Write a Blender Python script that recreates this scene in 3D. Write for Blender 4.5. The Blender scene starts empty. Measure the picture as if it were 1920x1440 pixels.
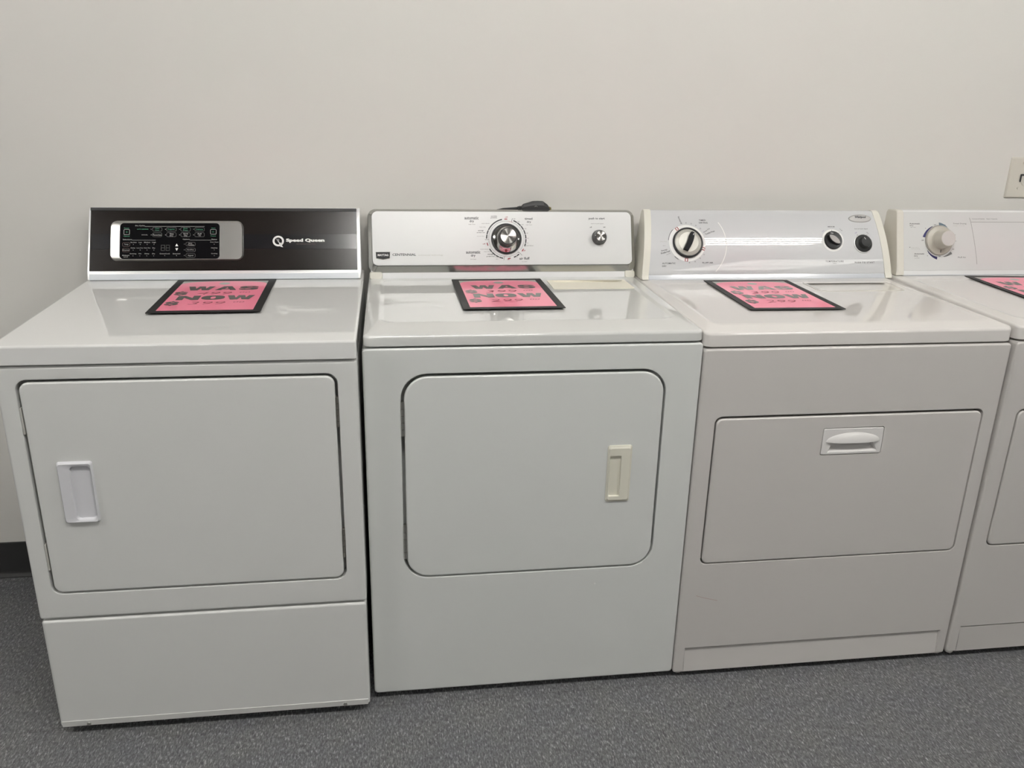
import bpy, bmesh, math, random
from mathutils import Matrix, Vector
random.seed(7)
PI = math.pi
SC = bpy.context.scene
COL = SC.collection

# ------------------------------------------------------------------ camera
FPX, CX, CY, CZ, PITCH, YAW, ROLL = 1574.826, 0.064, -2.3439, 1.3803, 0.3329, 0.1464, 0.0232
fwd = Vector((math.sin(YAW)*math.cos(PITCH), math.cos(YAW)*math.cos(PITCH), -math.sin(PITCH)))
r0 = Vector((math.cos(YAW), -math.sin(YAW), 0)); u0 = r0.cross(fwd)
rt = r0*math.cos(ROLL) + u0*math.sin(ROLL); up = -r0*math.sin(ROLL) + u0*math.cos(ROLL)
cd = bpy.data.cameras.new('camera'); cam = bpy.data.objects.new('camera', cd); COL.objects.link(cam)
cd.sensor_width = 36; cd.lens = FPX/1920*36; cd.clip_start = .05; cd.clip_end = 60
cam.matrix_world = Matrix(((rt.x, up.x, -fwd.x, CX), (rt.y, up.y, -fwd.y, CY), (rt.z, up.z, -fwd.z, CZ), (0, 0, 0, 1)))
SC.camera = cam

# ------------------------------------------------------------------ world, exposure
wd = bpy.data.worlds.new('world'); SC.world = wd; wd.use_nodes = True
wd.node_tree.nodes['Background'].inputs[0].default_value = (.9, .95, 1, 1)
wd.node_tree.nodes['Background'].inputs[1].default_value = .3
vs = SC.view_settings
vs.view_transform = 'Standard'; vs.look = 'None'; vs.gamma = 1; vs.use_curve_mapping = False
vs.exposure = 0.0
TUBE_STRENGTH = 84.0
CEIL = 2.9
LIGHT_SPOTS = [(-2.35, -1.95), (.35, -1.95), (2.22, -1.95), (5.90, -1.95), (-1.60, -4.60)]  # last spot is an added light to brighten the two left dryer fronts
PANEL_SPOTS = [(3.45, -4.35), (3.45, -5.65)]

# ------------------------------------------------------------------ materials
def M(name, col, rough=.5, metal=0., coat=0., coat_r=.05, spec=.5, bump=None, aniso=0., emit=None):
    m = bpy.data.materials.new(name); m.use_nodes = True
    nt = m.node_tree; b = nt.nodes['Principled BSDF']
    b.inputs['Base Color'].default_value = (*col, 1); b.inputs['Roughness'].default_value = rough
    b.inputs['Metallic'].default_value = metal; b.inputs['Coat Weight'].default_value = coat
    b.inputs['Coat Roughness'].default_value = coat_r; b.inputs['Specular IOR Level'].default_value = spec
    if aniso:
        b.inputs['Anisotropic'].default_value = aniso
        tn = nt.nodes.new('ShaderNodeTangent'); tn.direction_type = 'RADIAL'; tn.axis = 'Z'
        nt.links.new(tn.outputs[0], b.inputs['Tangent'])
    if emit:
        b.inputs['Emission Color'].default_value = (*emit[0], 1); b.inputs['Emission Strength'].default_value = emit[1]
    if bump:
        sc, st, dist = bump
        tc = nt.nodes.new('ShaderNodeTexCoord'); n = nt.nodes.new('ShaderNodeTexNoise'); bp = nt.nodes.new('ShaderNodeBump')
        n.inputs['Scale'].default_value = sc; n.inputs['Detail'].default_value = 3
        bp.inputs['Strength'].default_value = st; bp.inputs['Distance'].default_value = dist
        nt.links.new(tc.outputs['Object'], n.inputs['Vector']); nt.links.new(n.outputs[0], bp.inputs['Height'])
        nt.links.new(bp.outputs[0], b.inputs['Normal'])
    return m

ENAMEL = (.79, .80, .79)
enamel1 = M('enamel_white_left', (.735, .74, .72), .28, coat=.6, coat_r=.12, bump=(260, .05, .001))
enamel2 = M('enamel_white_middle', (.71, .725, .705), .3, coat=.6, coat_r=.12, bump=(260, .05, .001))
enamel3 = M('enamel_white_right_shaded', (.615, .592, .570), .3, coat=.5, coat_r=.14, bump=(260, .05, .001))  # darker than the lid enamel: shade on the fronts is put into the colour
top1 = M('enamel_top_left', (.79, .79, .775), .5, spec=.2, coat=1., coat_r=.02)
top2 = M('enamel_top_middle', (.67, .675, .655), .5, spec=.2, coat=1., coat_r=.02)
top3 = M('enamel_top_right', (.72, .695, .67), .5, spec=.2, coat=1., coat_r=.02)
white_plastic = M('white_plastic', (.80, .80, .80), .28, coat=.3)
handle_plastic = M('handle_plastic', (.74, .74, .77), .3, coat=.3)
cream = M('cream_plastic', (.74, .72, .62), .35, coat=.2)
cream_light = M('cream_plastic_light', (.76, .74, .66), .35, coat=.2)
cream_tray = M('cream_tray_plastic', (.86, .82, .70), .4)
pearl = M('pearl_plastic', (.64, .645, .655), .4, spec=.35, coat=1., coat_r=.004)
black_plastic = M('black_plastic', (.016, .016, .017), .4, spec=.3)
rubber = M('rubber_black', (.02, .02, .021), .55)
dark_void = M('dark_metal', (.03, .03, .032), .6)
brown_panel = M('brown_console_panel', (.010, .0072, .006), .2, spec=.35)
brown_band = M('brown_console_band', (.006, .0055, .007), .17, spec=.6)
silver_bezel = M('silver_bezel', (.47, .46, .44), .28, metal=.9)
black_glass = M('black_glass', (.004, .004, .005), .12, spec=.35)
display_grey = M('display_grey', (.035, .034, .033), .4)
steel = M('steel', (.5, .5, .47), .35, metal=1.)
hinge_taupe = M('hinge_taupe', (.2, .19, .17), .45, metal=.6)
frame_metal = M('brushed_frame', (.48, .48, .455), .15, metal=.9)
radial = M('radial_brushed', (.75, .73, .70), .22, metal=1., aniso=.93)
chrome = M('chrome', (.7, .69, .67), .12, metal=1.)
knob_grey = M('knob_grey', (.13, .13, .13), .3, metal=.7)
knob_silver = M('knob_silver', (.56, .55, .50), .42, metal=.35)
knob_cream = M('knob_cream', (.50, .47, .41), .35)
knob_cap_cream = M('knob_cap_cream', (.66, .62, .60), .15, coat=.8)
grip_grey = M('grip_grey', (.34, .32, .31), .5, metal=.1)
sign_black = M('sign_border_black', (.010, .010, .010), .5, spec=.25)
pink = M('pink_paper', (.95, .26, .37), .5, coat=.5, coat_r=.08)
pink_grey = M('sign_grey_paper', (.42, .40, .37), .5, coat=.35, coat_r=.12)
sign_ink = M('sign_ink', (.12, .11, .10), .5, coat=.5, coat_r=.08)
pen_ink = M('pen_ink', (.30, .07, .09), .6)
brass = M('brass', (.35, .30, .14), .35, metal=1.)
outlet_plastic = M('outlet_plate', (.66, .63, .56), .35)
tile_base = M('baseboard_rubber', (.022, .022, .022), .4)
INK = {k: M('ink_'+n, c, .5) for k, n, c in [('k', 'black', (.03, .03, .035)), ('g', 'grey', (.17, .17, .17)), ('w', 'pale', (.38, .38, .36)),
       ('n', 'green', (.04, .22, .12)), ('r', 'red', (.32, .04, .05)), ('p', 'faint', (.42, .41, .39)), ('W', 'white', (.85, .85, .83)),
       ('m', 'dim', (.16, .10, .09)), ('v', 'violet', (.28, .26, .42)), ('b', 'navy', (.014, .012, .085)), ('s', 'steelblue', (.14, .2, .25)), ('L', 'line', (.24, .24, .22))]}

def brushed():
    m = M('brushed_silver_panel', (.60, .60, .595), .4, metal=.45)
    nt = m.node_tree; b = nt.nodes['Principled BSDF']
    tc = nt.nodes.new('ShaderNodeTexCoord'); mp = nt.nodes.new('ShaderNodeMapping'); n = nt.nodes.new('ShaderNodeTexNoise'); r = nt.nodes.new('ShaderNodeMapRange')
    mp.inputs['Scale'].default_value = (3, 900, 900)
    n.inputs['Scale'].default_value = 1; r.inputs['To Min'].default_value = .38; r.inputs['To Max'].default_value = .50
    nt.links.new(tc.outputs['Object'], mp.inputs[0]); nt.links.new(mp.outputs[0], n.inputs['Vector'])
    nt.links.new(n.outputs[0], r.inputs[0]); nt.links.new(r.outputs[0], b.inputs['Roughness'])
    return m
silver_panel = brushed()

def wall_mat():
    m = M('wall_paint', (.70, .685, .65), .55, spec=.4)
    nt = m.node_tree; b = nt.nodes['Principled BSDF']; L = nt.links.new
    tc = nt.nodes.new('ShaderNodeTexCoord')
    n = nt.nodes.new('ShaderNodeTexNoise'); n.inputs['Scale'].default_value = .9; n.inputs['Detail'].default_value = 2
    mx = nt.nodes.new('ShaderNodeMix'); mx.data_type = 'RGBA'
    mx.inputs[6].default_value = (.70, .70, .655, 1); mx.inputs[7].default_value = (.72, .685, .655, 1)
    L(tc.outputs['Object'], n.inputs['Vector']); L(n.outputs[0], mx.inputs[0]); L(mx.outputs[2], b.inputs['Base Color'])
    n2 = nt.nodes.new('ShaderNodeTexNoise'); n2.inputs['Scale'].default_value = 55; n2.inputs['Detail'].default_value = 4
    n3 = nt.nodes.new('ShaderNodeTexNoise'); n3.inputs['Scale'].default_value = 3.5; n3.inputs['Detail'].default_value = 2
    ad = nt.nodes.new('ShaderNodeMath'); ad.operation = 'MULTIPLY_ADD'; ad.inputs[1].default_value = 9
    L(tc.outputs['Object'], n2.inputs['Vector']); L(tc.outputs['Object'], n3.inputs['Vector'])
    L(n3.outputs[0], ad.inputs[0]); L(n2.outputs[0], ad.inputs[2])
    bp = nt.nodes.new('ShaderNodeBump'); bp.inputs['Strength'].default_value = .12; bp.inputs['Distance'].default_value = .0015
    L(ad.outputs[0], bp.inputs['Height']); L(bp.outputs[0], b.inputs['Normal'])
    return m

def floor_mat():
    m = M('vinyl_floor_tile', (.1, .1, .1), .42, spec=.4)
    nt = m.node_tree; b = nt.nodes['Principled BSDF']; L = nt.links.new; N = nt.nodes.new
    tc = N('ShaderNodeTexCoord')
    def noise(sc, detail, rough=.6, dist=0.):
        mp = N('ShaderNodeMapping'); mp.inputs['Scale'].default_value = sc
        mp.inputs['Rotation'].default_value = (0, 0, .06)
        n = N('ShaderNodeTexNoise'); n.inputs['Scale'].default_value = 1; n.inputs['Detail'].default_value = detail
        n.inputs['Roughness'].default_value = rough; n.inputs['Distortion'].default_value = dist
        L(tc.outputs['Object'], mp.inputs[0]); L(mp.outputs[0], n.inputs['Vector']); return n.outputs[0]
    def ramp(src, stops):
        r = N('ShaderNodeValToRGB'); e = r.color_ramp.elements
        e[0].position, e[0].color = stops[0][0], (*stops[0][1], 1); e[1].position, e[1].color = stops[1][0], (*stops[1][1], 1)
        for p, c in stops[2:]:
            q = e.new(p); q.color = (*c, 1)
        L(src, r.inputs[0]); return r.outputs[0]
    base = ramp(noise((290, 90, 1), 3, .65, .5), [(.30, (.040, .042, .045)), (.70, (.35, .355, .36)), (.5, (.105, .107, .111)), (.6, (.165, .168, .172))])
    tint = ramp(noise((11, 9, 1), 3), [(.3, (.97, .97, 1.0)), (.7, (1.08, 1.07, 1.03))])
    fleck = ramp(noise((210, 70, 1), 2, .5, 1.0), [(.66, (0, 0, 0)), (.72, (1, 1, 1))])
    dark = ramp(noise((150, 70, 3), 2, .5, .8), [(.27, (1, 1, 1)), (.33, (0, 0, 0))])
    def mix(kind, f, a, c):
        x = N('ShaderNodeMix'); x.data_type = 'RGBA'; x.blend_type = kind
        if isinstance(f, float): x.inputs[0].default_value = f
        else: L(f, x.inputs[0])
        for i, v in ((6, a), (7, c)):
            if isinstance(v, tuple): x.inputs[i].default_value = v
            else: L(v, x.inputs[i])
        return x.outputs[2]
    c = mix('MULTIPLY', 1., base, tint)
    f1 = N('ShaderNodeMath'); f1.operation = 'MULTIPLY'; f1.inputs[1].default_value = .6; L(fleck, f1.inputs[0])
    c = mix('MIX', f1.outputs[0], c, (.27, .275, .28, 1))
    f2 = N('ShaderNodeMath'); f2.operation = 'MULTIPLY'; f2.inputs[1].default_value = .6; L(dark, f2.inputs[0])
    c = mix('MIX', f2.outputs[0], c, (.035, .036, .038, 1))
    sx = N('ShaderNodeSeparateXYZ'); L(tc.outputs['Object'], sx.inputs[0])
    seam = None
    for out, off in ((0, .118), (1, .076)):
        a = N('ShaderNodeMath'); a.operation = 'ADD'; a.inputs[1].default_value = off + 30.48; L(sx.outputs[out], a.inputs[0])
        d = N('ShaderNodeMath'); d.operation = 'PINGPONG'; d.inputs[1].default_value = .1524; L(a.outputs[0], d.inputs[0])
        l = N('ShaderNodeMath'); l.operation = 'LESS_THAN'; l.inputs[1].default_value = .0006 if out == 1 else .00025; L(d.outputs[0], l.inputs[0])
        if seam is None: seam = l.outputs[0]
        else:
            q = N('ShaderNodeMath'); q.operation = 'MAXIMUM'; L(seam, q.inputs[0]); L(l.outputs[0], q.inputs[1]); seam = q.outputs[0]
    s2 = N('ShaderNodeMath'); s2.operation = 'MULTIPLY'; s2.inputs[1].default_value = .55; L(seam, s2.inputs[0])
    c = mix('MIX', s2.outputs[0], c, (.02, .02, .02, 1))
    L(c, b.inputs['Base Color'])
    return m

# ------------------------------------------------------------------ mesh helpers
FRAMES = {}
def finish(bm, name, mats, parent=None, matrix=None, label=None, angle=38, wn=True, smooth=True):
    bmesh.ops.remove_doubles(bm, verts=bm.verts, dist=1e-6)
    bmesh.ops.recalc_face_normals(bm, faces=bm.faces)
    me = bpy.data.meshes.new(name); bm.to_mesh(me); bm.free()
    for m in (mats if isinstance(mats, (list, tuple)) else [mats]): me.materials.append(m)
    o = bpy.data.objects.new(name, me); COL.objects.link(o)
    if smooth and len(me.polygons):
        me.shade_smooth(); me.set_sharp_from_angle(angle=math.radians(angle))
        if wn:
            w = o.modifiers.new('normals', 'WEIGHTED_NORMAL'); w.keep_sharp = True
    if parent: o.parent = parent
    if matrix is not None:
        o.matrix_local = (FRAMES[parent.name].inverted() @ matrix) if parent and parent.name in FRAMES else matrix
        FRAMES[o.name] = matrix
    if label: o['label'] = label
    return o

def rr(x0, x1, z0, z1, r, k=5):
    r = max(1e-4, min(r, (x1-x0)/2-1e-4, (z1-z0)/2-1e-4)); out = []
    for cx, cz, a0 in ((x1-r, z1-r, 0), (x0+r, z1-r, 90), (x0+r, z0+r, 180), (x1-r, z0+r, 270)):
        for i in range(k+1):
            a = math.radians(a0 + 90*i/k); out.append((cx+r*math.cos(a), cz+r*math.sin(a)))
    return out
def XZ(pts, y): return [(x, y, z) for x, z in pts]
def XY(pts, z): return [(x, y, z) for x, y in pts]

def loft(bm, loops, cap0=True, cap1=True, mi=0):
    vl = [[bm.verts.new(p) for p in lp] for lp in loops]
    n = len(vl[0])
    for a, b in zip(vl, vl[1:]):
        for i in range(n):
            f = bm.faces.new((a[i], a[(i+1) % n], b[(i+1) % n], b[i])); f.material_index = mi
    if cap0: bm.faces.new(vl[0][::-1]).material_index = mi
    if cap1: bm.faces.new(vl[-1]).material_index = mi
    return vl

def fill_holes(bm, loops, mi=0, drop=()):
    """planar face with holes between existing vertex loops"""
    edges = []
    for vl in loops:
        for i in range(len(vl)):
            e = bm.edges.get((vl[i], vl[(i+1) % len(vl)])) or bm.edges.new((vl[i], vl[(i+1) % len(vl)]))
            edges.append(e)
    res = bmesh.ops.triangle_fill(bm, use_beauty=True, use_dissolve=False, edges=edges)
    for g in res['geom']:
        if isinstance(g, bmesh.types.BMFace): g.material_index = mi
    # a face that lies inside one of the inner loops closes a hole again
    axes = (0, 2) if abs(loops[0][0].co.y-loops[0][len(loops[0])//2].co.y) < 1e-4 else (0, 1)
    for vl in loops[1:]:
        a0 = min(v.co[axes[0]] for v in vl); a1 = max(v.co[axes[0]] for v in vl); b0 = min(v.co[axes[1]] for v in vl); b1 = max(v.co[axes[1]] for v in vl)
        bad = [g for g in res['geom'] if isinstance(g, bmesh.types.BMFace) and g.is_valid and a0 < g.calc_center_median()[axes[0]] < a1 and b0 < g.calc_center_median()[axes[1]] < b1
               and all(v in set(vl) for v in g.verts)]
        for g in bad: bm.faces.remove(g)

def box(bm, x0, x1, y0, y1, z0, z1, r=0, seg=2, mi=0):
    v = [bm.verts.new((x, y, z)) for x in (x0, x1) for y in (y0, y1) for z in (z0, z1)]
    fs = [bm.faces.new([v[i] for i in q]) for q in ((0, 1, 3, 2), (4, 6, 7, 5), (0, 4, 5, 1), (2, 3, 7, 6), (0, 2, 6, 4), (1, 5, 7, 3))]
    for f in fs: f.material_index = mi
    if r:
        es = list({e for f in fs for e in f.edges})
        bmesh.ops.bevel(bm, geom=es, offset=r, segments=seg, profile=.5, affect='EDGES', material=mi)

def lathe(bm, prof, seg=48, mi=0, c=(0, 0), cap=True):
    """prof: (radius, height) pairs round the local Z axis"""
    rings = []
    for r, h in prof:
        if r < 1e-6: rings.append([bm.verts.new((c[0], c[1], h))])
        else: rings.append([bm.verts.new((c[0]+r*math.cos(2*PI*i/seg), c[1]+r*math.sin(2*PI*i/seg), h)) for i in range(seg)])
    for a, b in zip(rings, rings[1:]):
        for i in range(seg):
            j = (i+1) % seg
            if len(a) == 1 and len(b) == 1: continue
            if len(a) == 1: f = bm.faces.new((a[0], b[i], b[j]))
            elif len(b) == 1: f = bm.faces.new((a[i], b[0], a[j]))
            else: f = bm.faces.new((a[i], a[j], b[j], b[i]))
            f.material_index = mi
    if cap:
        if len(rings[0]) > 1: bm.faces.new(rings[0][::-1]).material_index = mi
        if len(rings[-1]) > 1: bm.faces.new(rings[-1]).material_index = mi

def tube(bm, pts, r, seg=12, mi=0, sq=1.0):
    pts = [Vector(p) for p in pts]; rings = []
    for i, p in enumerate(pts):
        t = (pts[min(i+1, len(pts)-1)] - pts[max(i-1, 0)]).normalized()
        a = t.cross(Vector((0, 1, .01))).normalized(); b = t.cross(a).normalized()
        rings.append([bm.verts.new(p + a*r*math.cos(2*PI*k/seg) + b*r*sq*math.sin(2*PI*k/seg)) for k in range(seg)])
    for a, b in zip(rings, rings[1:]):
        for k in range(seg):
            bm.faces.new((a[k], a[(k+1) % seg], b[(k+1) % seg], b[k])).material_index = mi
    bm.faces.new(rings[0][::-1]); bm.faces.new(rings[-1])

_fc = {}
def glyphs(s, bold):
    if (s, bold) in _fc: return _fc[(s, bold)]
    cu = bpy.data.curves.new('ink', 'FONT'); cu.body = s; cu.size = 1; cu.resolution_u = 2; cu.offset = bold
    o = bpy.data.objects.new('ink', cu); COL.objects.link(o)
    bpy.context.view_layer.update()
    me = bpy.data.meshes.new_from_object(o.evaluated_get(bpy.context.evaluated_depsgraph_get()))
    bpy.data.objects.remove(o); bpy.data.curves.remove(cu)
    vs = [v.co.copy() for v in me.vertices]; fs = [list(p.vertices) for p in me.polygons]
    x0 = min(v.x for v in vs); x1 = max(v.x for v in vs); y0 = min(v.y for v in vs); y1 = max(v.y for v in vs)
    out = [((v.x-x0)/(x1-x0)-.5, (v.y-y0)/(y1-y0)-.5) for v in vs], fs
    bpy.data.meshes.remove(me); _fc[(s, bold)] = out; return out

def text(bm, s, cx, cs, w, h, ang=0, bold=.01, mi=0, put=None, shear=0):
    vs, fs = glyphs(s, bold); a = math.radians(ang); nv = []
    for x, y in vs:
        X = x*w + shear*y*h; Y = y*h
        p = (cx + X*math.cos(a) - Y*math.sin(a), cs + X*math.sin(a) + Y*math.cos(a))
        nv.append(bm.verts.new(put(*p)))
    for f in fs:
        try: bm.faces.new([nv[i] for i in f]).material_index = mi
        except ValueError: pass

def flat(bm, pts, put, mi=0):
    bm.faces.new([bm.verts.new(put(*p)) for p in pts]).material_index = mi
def band(bm, outer, inner, put, mi=0):
    a = [bm.verts.new(put(*p)) for p in outer]; b = [bm.verts.new(put(*p)) for p in inner]; n = len(a)
    for i in range(n): bm.faces.new((a[i], a[(i+1) % n], b[(i+1) % n], b[i])).material_index = mi
def arc(bm, c, r0a, r0b, r1a, r1b, a0, a1, put, mi=0, n=24):
    """ring segment; radii run from (r0a, r1a) at a0 to (r0b, r1b) at a1"""
    prev = None
    for i in range(n+1):
        t = i/n; a = math.radians(a0+(a1-a0)*t); ri = r0a+(r0b-r0a)*t; ro = r1a+(r1b-r1a)*t
        q = (bm.verts.new(put(c[0]+ri*math.cos(a), c[1]+ri*math.sin(a))), bm.verts.new(put(c[0]+ro*math.cos(a), c[1]+ro*math.sin(a))))
        if prev: bm.faces.new((prev[0], prev[1], q[1], q[0])).material_index = mi
        prev = q
def strip(bm, pts, w, put, mi=0):
    prev = None
    for i, p in enumerate(pts):
        a = Vector(pts[max(i-1, 0)]); b = Vector(pts[min(i+1, len(pts)-1)]); d = (b-a).normalized(); nx, ny = -d.y*w/2, d.x*w/2
        q = (bm.verts.new(put(p[0]+nx, p[1]+ny)), bm.verts.new(put(p[0]-nx, p[1]-ny)))
        if prev: bm.faces.new((prev[0], prev[1], q[1], q[0])).material_index = mi
        prev = q

def empty(name, loc, rx=0, rz=0):
    o = bpy.data.objects.new(name, None); COL.objects.link(o); o.location = loc; o.rotation_euler = (rx, 0, rz)
    o.empty_display_size = .1; return o
def tag(o, label, cat, group=None):
    o['label'] = label; o['category'] = cat
    if group: o['group'] = group
    return o
def struct(o): o['kind'] = 'structure'; return o

# ------------------------------------------------------------------ the room
X0, X1, Y0 = -6.5, 9.0, -11.0
def slab(name, x0, x1, y0, y1, z0, z1, m):
    bm = bmesh.new(); box(bm, x0, x1, y0, y1, z0, z1); return struct(finish(bm, name, m, smooth=False))
wallm = wall_mat(); farm = M('far_wall_paint', (.30, .29, .28), .7)
slab('floor', X0, X1, Y0, 0, -.1, 0, floor_mat())
slab('wall_back', X0, X1, 0, .12, -.1, CEIL+.1, wallm)
slab('wall_left', X0-.12, X0, Y0, .12, -.1, CEIL+.1, farm)
slab('wall_right', X1, X1+.12, Y0, .12, -.1, CEIL+.1, farm)
slab('wall_front', X0-.12, X1+.12, Y0-.12, Y0, -.1, CEIL+.1, farm)
slab('ceiling', X0, X1, Y0, 0, CEIL, CEIL+.1, M('ceiling_tile', (.33, .325, .315), .8, bump=(60, .2, .002)))
bm = bmesh.new()
prof = [(0, 0), (-.014, 0), (-.0135, .004), (-.008, .010), (-.005, .02), (-.0045, .107), (-.003, .111), (0, .1115)]
loft(bm, [[(x, y, z) for y, z in prof] for x in (X0, X1)])
struct(finish(bm, 'baseboard_back', tile_base))

# ceiling troffers with four bare tubes
tube_m = M('fluorescent_tube', (1, 1, 1), .5, emit=((1., .98, .94), TUBE_STRENGTH))
pan_m = M('troffer_white', (.85, .85, .84), .5)
def troffer(x, y, label):
    root = empty('ceiling_light', (x, y, CEIL)); tag(root, label, 'ceiling light', 'troffers in the ceiling')
    bm = bmesh.new()
    L = [XY(rr(-.48, .48, -.31, .31, .004, 1), 0), XY(rr(-.48, .48, -.31, .31, .004, 1), -.012), XY(rr(-.46, .46, -.285, .285, .004, 1), -.012), XY(rr(-.45, .45, -.26, .26, .01, 1), -.002)]
    loft(bm, L); finish(bm, 'troffer_housing', pan_m, root, smooth=False)
    for j in range(4):
        bm = bmesh.new(); tube(bm, [(-.44, -.2+j*.133, -.022), (.44, -.2+j*.133, -.022)], .0125, 12)
        finish(bm, 'fluorescent_tube', tube_m, root, wn=False)
    return root
for (x, y), wh in zip(LIGHT_SPOTS, ('leftmost of the four in the row', 'second from left in the row of four', 'second from right in the row of four', 'rightmost of the four in the row', 'the single added one behind the row, brightening the left dryer fronts')):
    troffer(x, y, 'four-tube fluorescent ceiling light, ' + wh)
lens_m = M('light_panel_lens', (.9, .9, .88), .5, emit=((1., .97, .90), 4.5))
for (x, y), wh in zip(PANEL_SPOTS, ('nearer to', 'farther from')):
    root = empty('ceiling_panel_light', (x, y, CEIL)); tag(root, 'square flat lit ceiling panel, the one %s the appliances' % wh, 'ceiling light', 'square panels in the ceiling')
    bm = bmesh.new(); loft(bm, [XY(rr(-.6, .6, -.6, .6, .004, 1), 0), XY(rr(-.6, .6, -.6, .6, .004, 1), -.012), XY(rr(-.58, .58, -.58, .58, .004, 1), -.012), XY(rr(-.58, .58, -.58, .58, .004, 1), -.006)])
    finish(bm, 'panel_frame', pan_m, root, smooth=False)
    bm = bmesh.new(); box(bm, -.579, .579, -.579, .579, -.010, -.0065); finish(bm, 'panel_lens', lens_m, root, smooth=False)

# ------------------------------------------------------------------ dryer parts
def arcq(r, n=4):
    """(set back, inset) pairs of a quarter-round front edge, side first"""
    return [(r*(1-math.sin(PI/2*i/n)), r*(1-math.cos(PI/2*i/n))) for i in range(n+1)]

def cabinet(root, name, m, x0, x1, z0, z1, back, hole=None, dips=(), r=.006, rc=.006, depth=.03, front=0.0):
    """sheet-metal shell with rounded front edges; hole = door opening, dips = shallow pressed panels"""
    bm = bmesh.new(); loops = [XZ(rr(x0, x1, z0, z1, rc), back)]
    for y, ins in arcq(r): loops.append(XZ(rr(x0+ins, x1-ins, z0+ins, z1-ins, max(rc-ins, .001)), front+y))
    vl = loft(bm, loops, True, False); rims = [vl[-1]]
    if hole:
        a, b, c, d, hr = hole; e = .0025
        h = [XZ(rr(a-e, b+e, c-e, d+e, hr+e, 8), front), XZ(rr(a-e*.3, b+e*.3, c-e*.3, d+e*.3, hr+e*.3, 8), front+e*.35),
             XZ(rr(a, b, c, d, hr, 8), front+e), XZ(rr(a, b, c, d, hr, 8), front+depth)]
        hv = loft(bm, h, False, True); rims.append(hv[0])
    for a, b, c, d, hr, dep in dips:
        h = [XZ(rr(a, b, c, d, hr, 4), front), XZ(rr(a+.003, b-.003, c+.0005, d-.0065, hr, 4), front+dep)]
        h[1] = [(x, front+dep*max(0, min(1, (z-c-.003)/(d-c-.012))), z) for x, y, z in h[1]]
        hv = loft(bm, h, False, True); rims.append(hv[0])
    fill_holes(bm, rims)
    return finish(bm, name, m, root)

def door(root, m, a, b, c, d, hr, front=-.001, hole=None, r=.004):
    bm = bmesh.new(); loops = [XZ(rr(a+.002, b-.002, c+.002, d-.002, hr, 8), .016)]
    for y, ins in arcq(r): loops.append(XZ(rr(a+ins, b-ins, c+ins, d-ins, hr-ins, 8), front+y))
    vl = loft(bm, loops, True, False); rims = [vl[-1]]
    if hole:
        p, q, s, t, h2 = hole
        hv = loft(bm, [XZ(rr(p, q, s, t, h2, 5), front), XZ(rr(p, q, s, t, h2, 5), front+.026)], False, True); rims.append(hv[0])
    fill_holes(bm, rims)
    return finish(bm, 'door', m, root)

def top_panel(root, m, w, front, back, zb, zf, zt, r=.006, rc=.012, rim=None, dip=.004, hole=None, dish=.007, run=.08):
    """the work top; zf is its height along the front edge, zt further back"""
    def zz(y, z): return z + (zf-zt)*(1-min(max((y-front)/run, 0), 1))
    bm = bmesh.new(); e = .002
    loops = [XY(rr(e, w-e, front+e, back, rc), zb), XY(rr(0, w, front, back, rc), zb+e)]
    for up_, ins in arcq(r)[::1]: loops.append([(x, y, zz(y, zt-up_)) for x, y in rr(ins, w-ins, front+ins, back-ins, max(rc-ins, .002))])
    if rim:
        a, b, c, d, rd = rim
        for q, dz in ((0, 0), (.004, -.0006), (.010, -dip+.0006), (.014, -dip)):
            loops.append([(x, y, zz(y, zt)+dz) for x, y in rr(a+q, b-q, c+q, d-q, rd)])
    vl = loft(bm, loops, True, False); rims = [vl[-1]]; zl = zt-(dip if rim else 0)
    if hole:
        a, b, c, d, rd = hole
        hv = loft(bm, [XY(rr(a, b, c, d, rd), zl), XY(rr(a+.001, b-.001, c+.001, d-.001, rd), zl-.001), XY(rr(a+.002, b-.002, c+.002, d-.002, rd), zl-dish-.002)], False, True)
        rims.append(hv[0])
    fill_holes(bm, rims)
    return finish(bm, 'top_panel', m, root), zl

def face_frame(cdp, cb, dt, ct):
    """local frame of the sloping console face: x right, y up the slope, z outwards"""
    s = Vector((0, dt-cdp, ct-cb)).normalized(); n = Vector((0, -s.z, s.y))
    return Matrix(((1, 0, 0, 0), (0, s.y, n.y, cdp), (0, s.z, n.z, cb), (0, 0, 0, 1))), (Vector((0, dt-cdp, ct-cb))).length

def profile_body(root, name, m, x0, x1, prof, taper=None, r=0.0, bev=.003, parent_mat=None):
    """side profile (y, z) swept along x; taper = (z0, z1, inset at z1) pulls the ends in towards the top"""
    bm = bmesh.new()
    def X(x, z, sgn):
        if not taper: return x
        return x + sgn*taper[2]*min(max((z-taper[0])/(taper[1]-taper[0]), 0), 1)
    a = [(X(x0, z, 1), y, z) for y, z in prof]; b = [(X(x1, z, -1), y, z) for y, z in prof]
    vl = loft(bm, [a, b])
    if bev:
        es = [e for e in bm.edges if (e.verts[0] in vl[0] and e.verts[1] in vl[0]) or (e.verts[0] in vl[1] and e.verts[1] in vl[1])]
        bmesh.ops.bevel(bm, geom=es, offset=bev, segments=3, profile=.5, affect='EDGES')
    return finish(bm, name, m, root, angle=40)

def feet(root, w, D, z):
    for x in (.06, w-.06):
        for y in (.06, D-.08):
            bm = bmesh.new(); lathe(bm, [(.018, 0), (.019, .004), (.017, .008), (.008, .009), (.008, z+.004)], 20, c=(x, y))
            finish(bm, 'leveling_foot', rubber, root)

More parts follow.
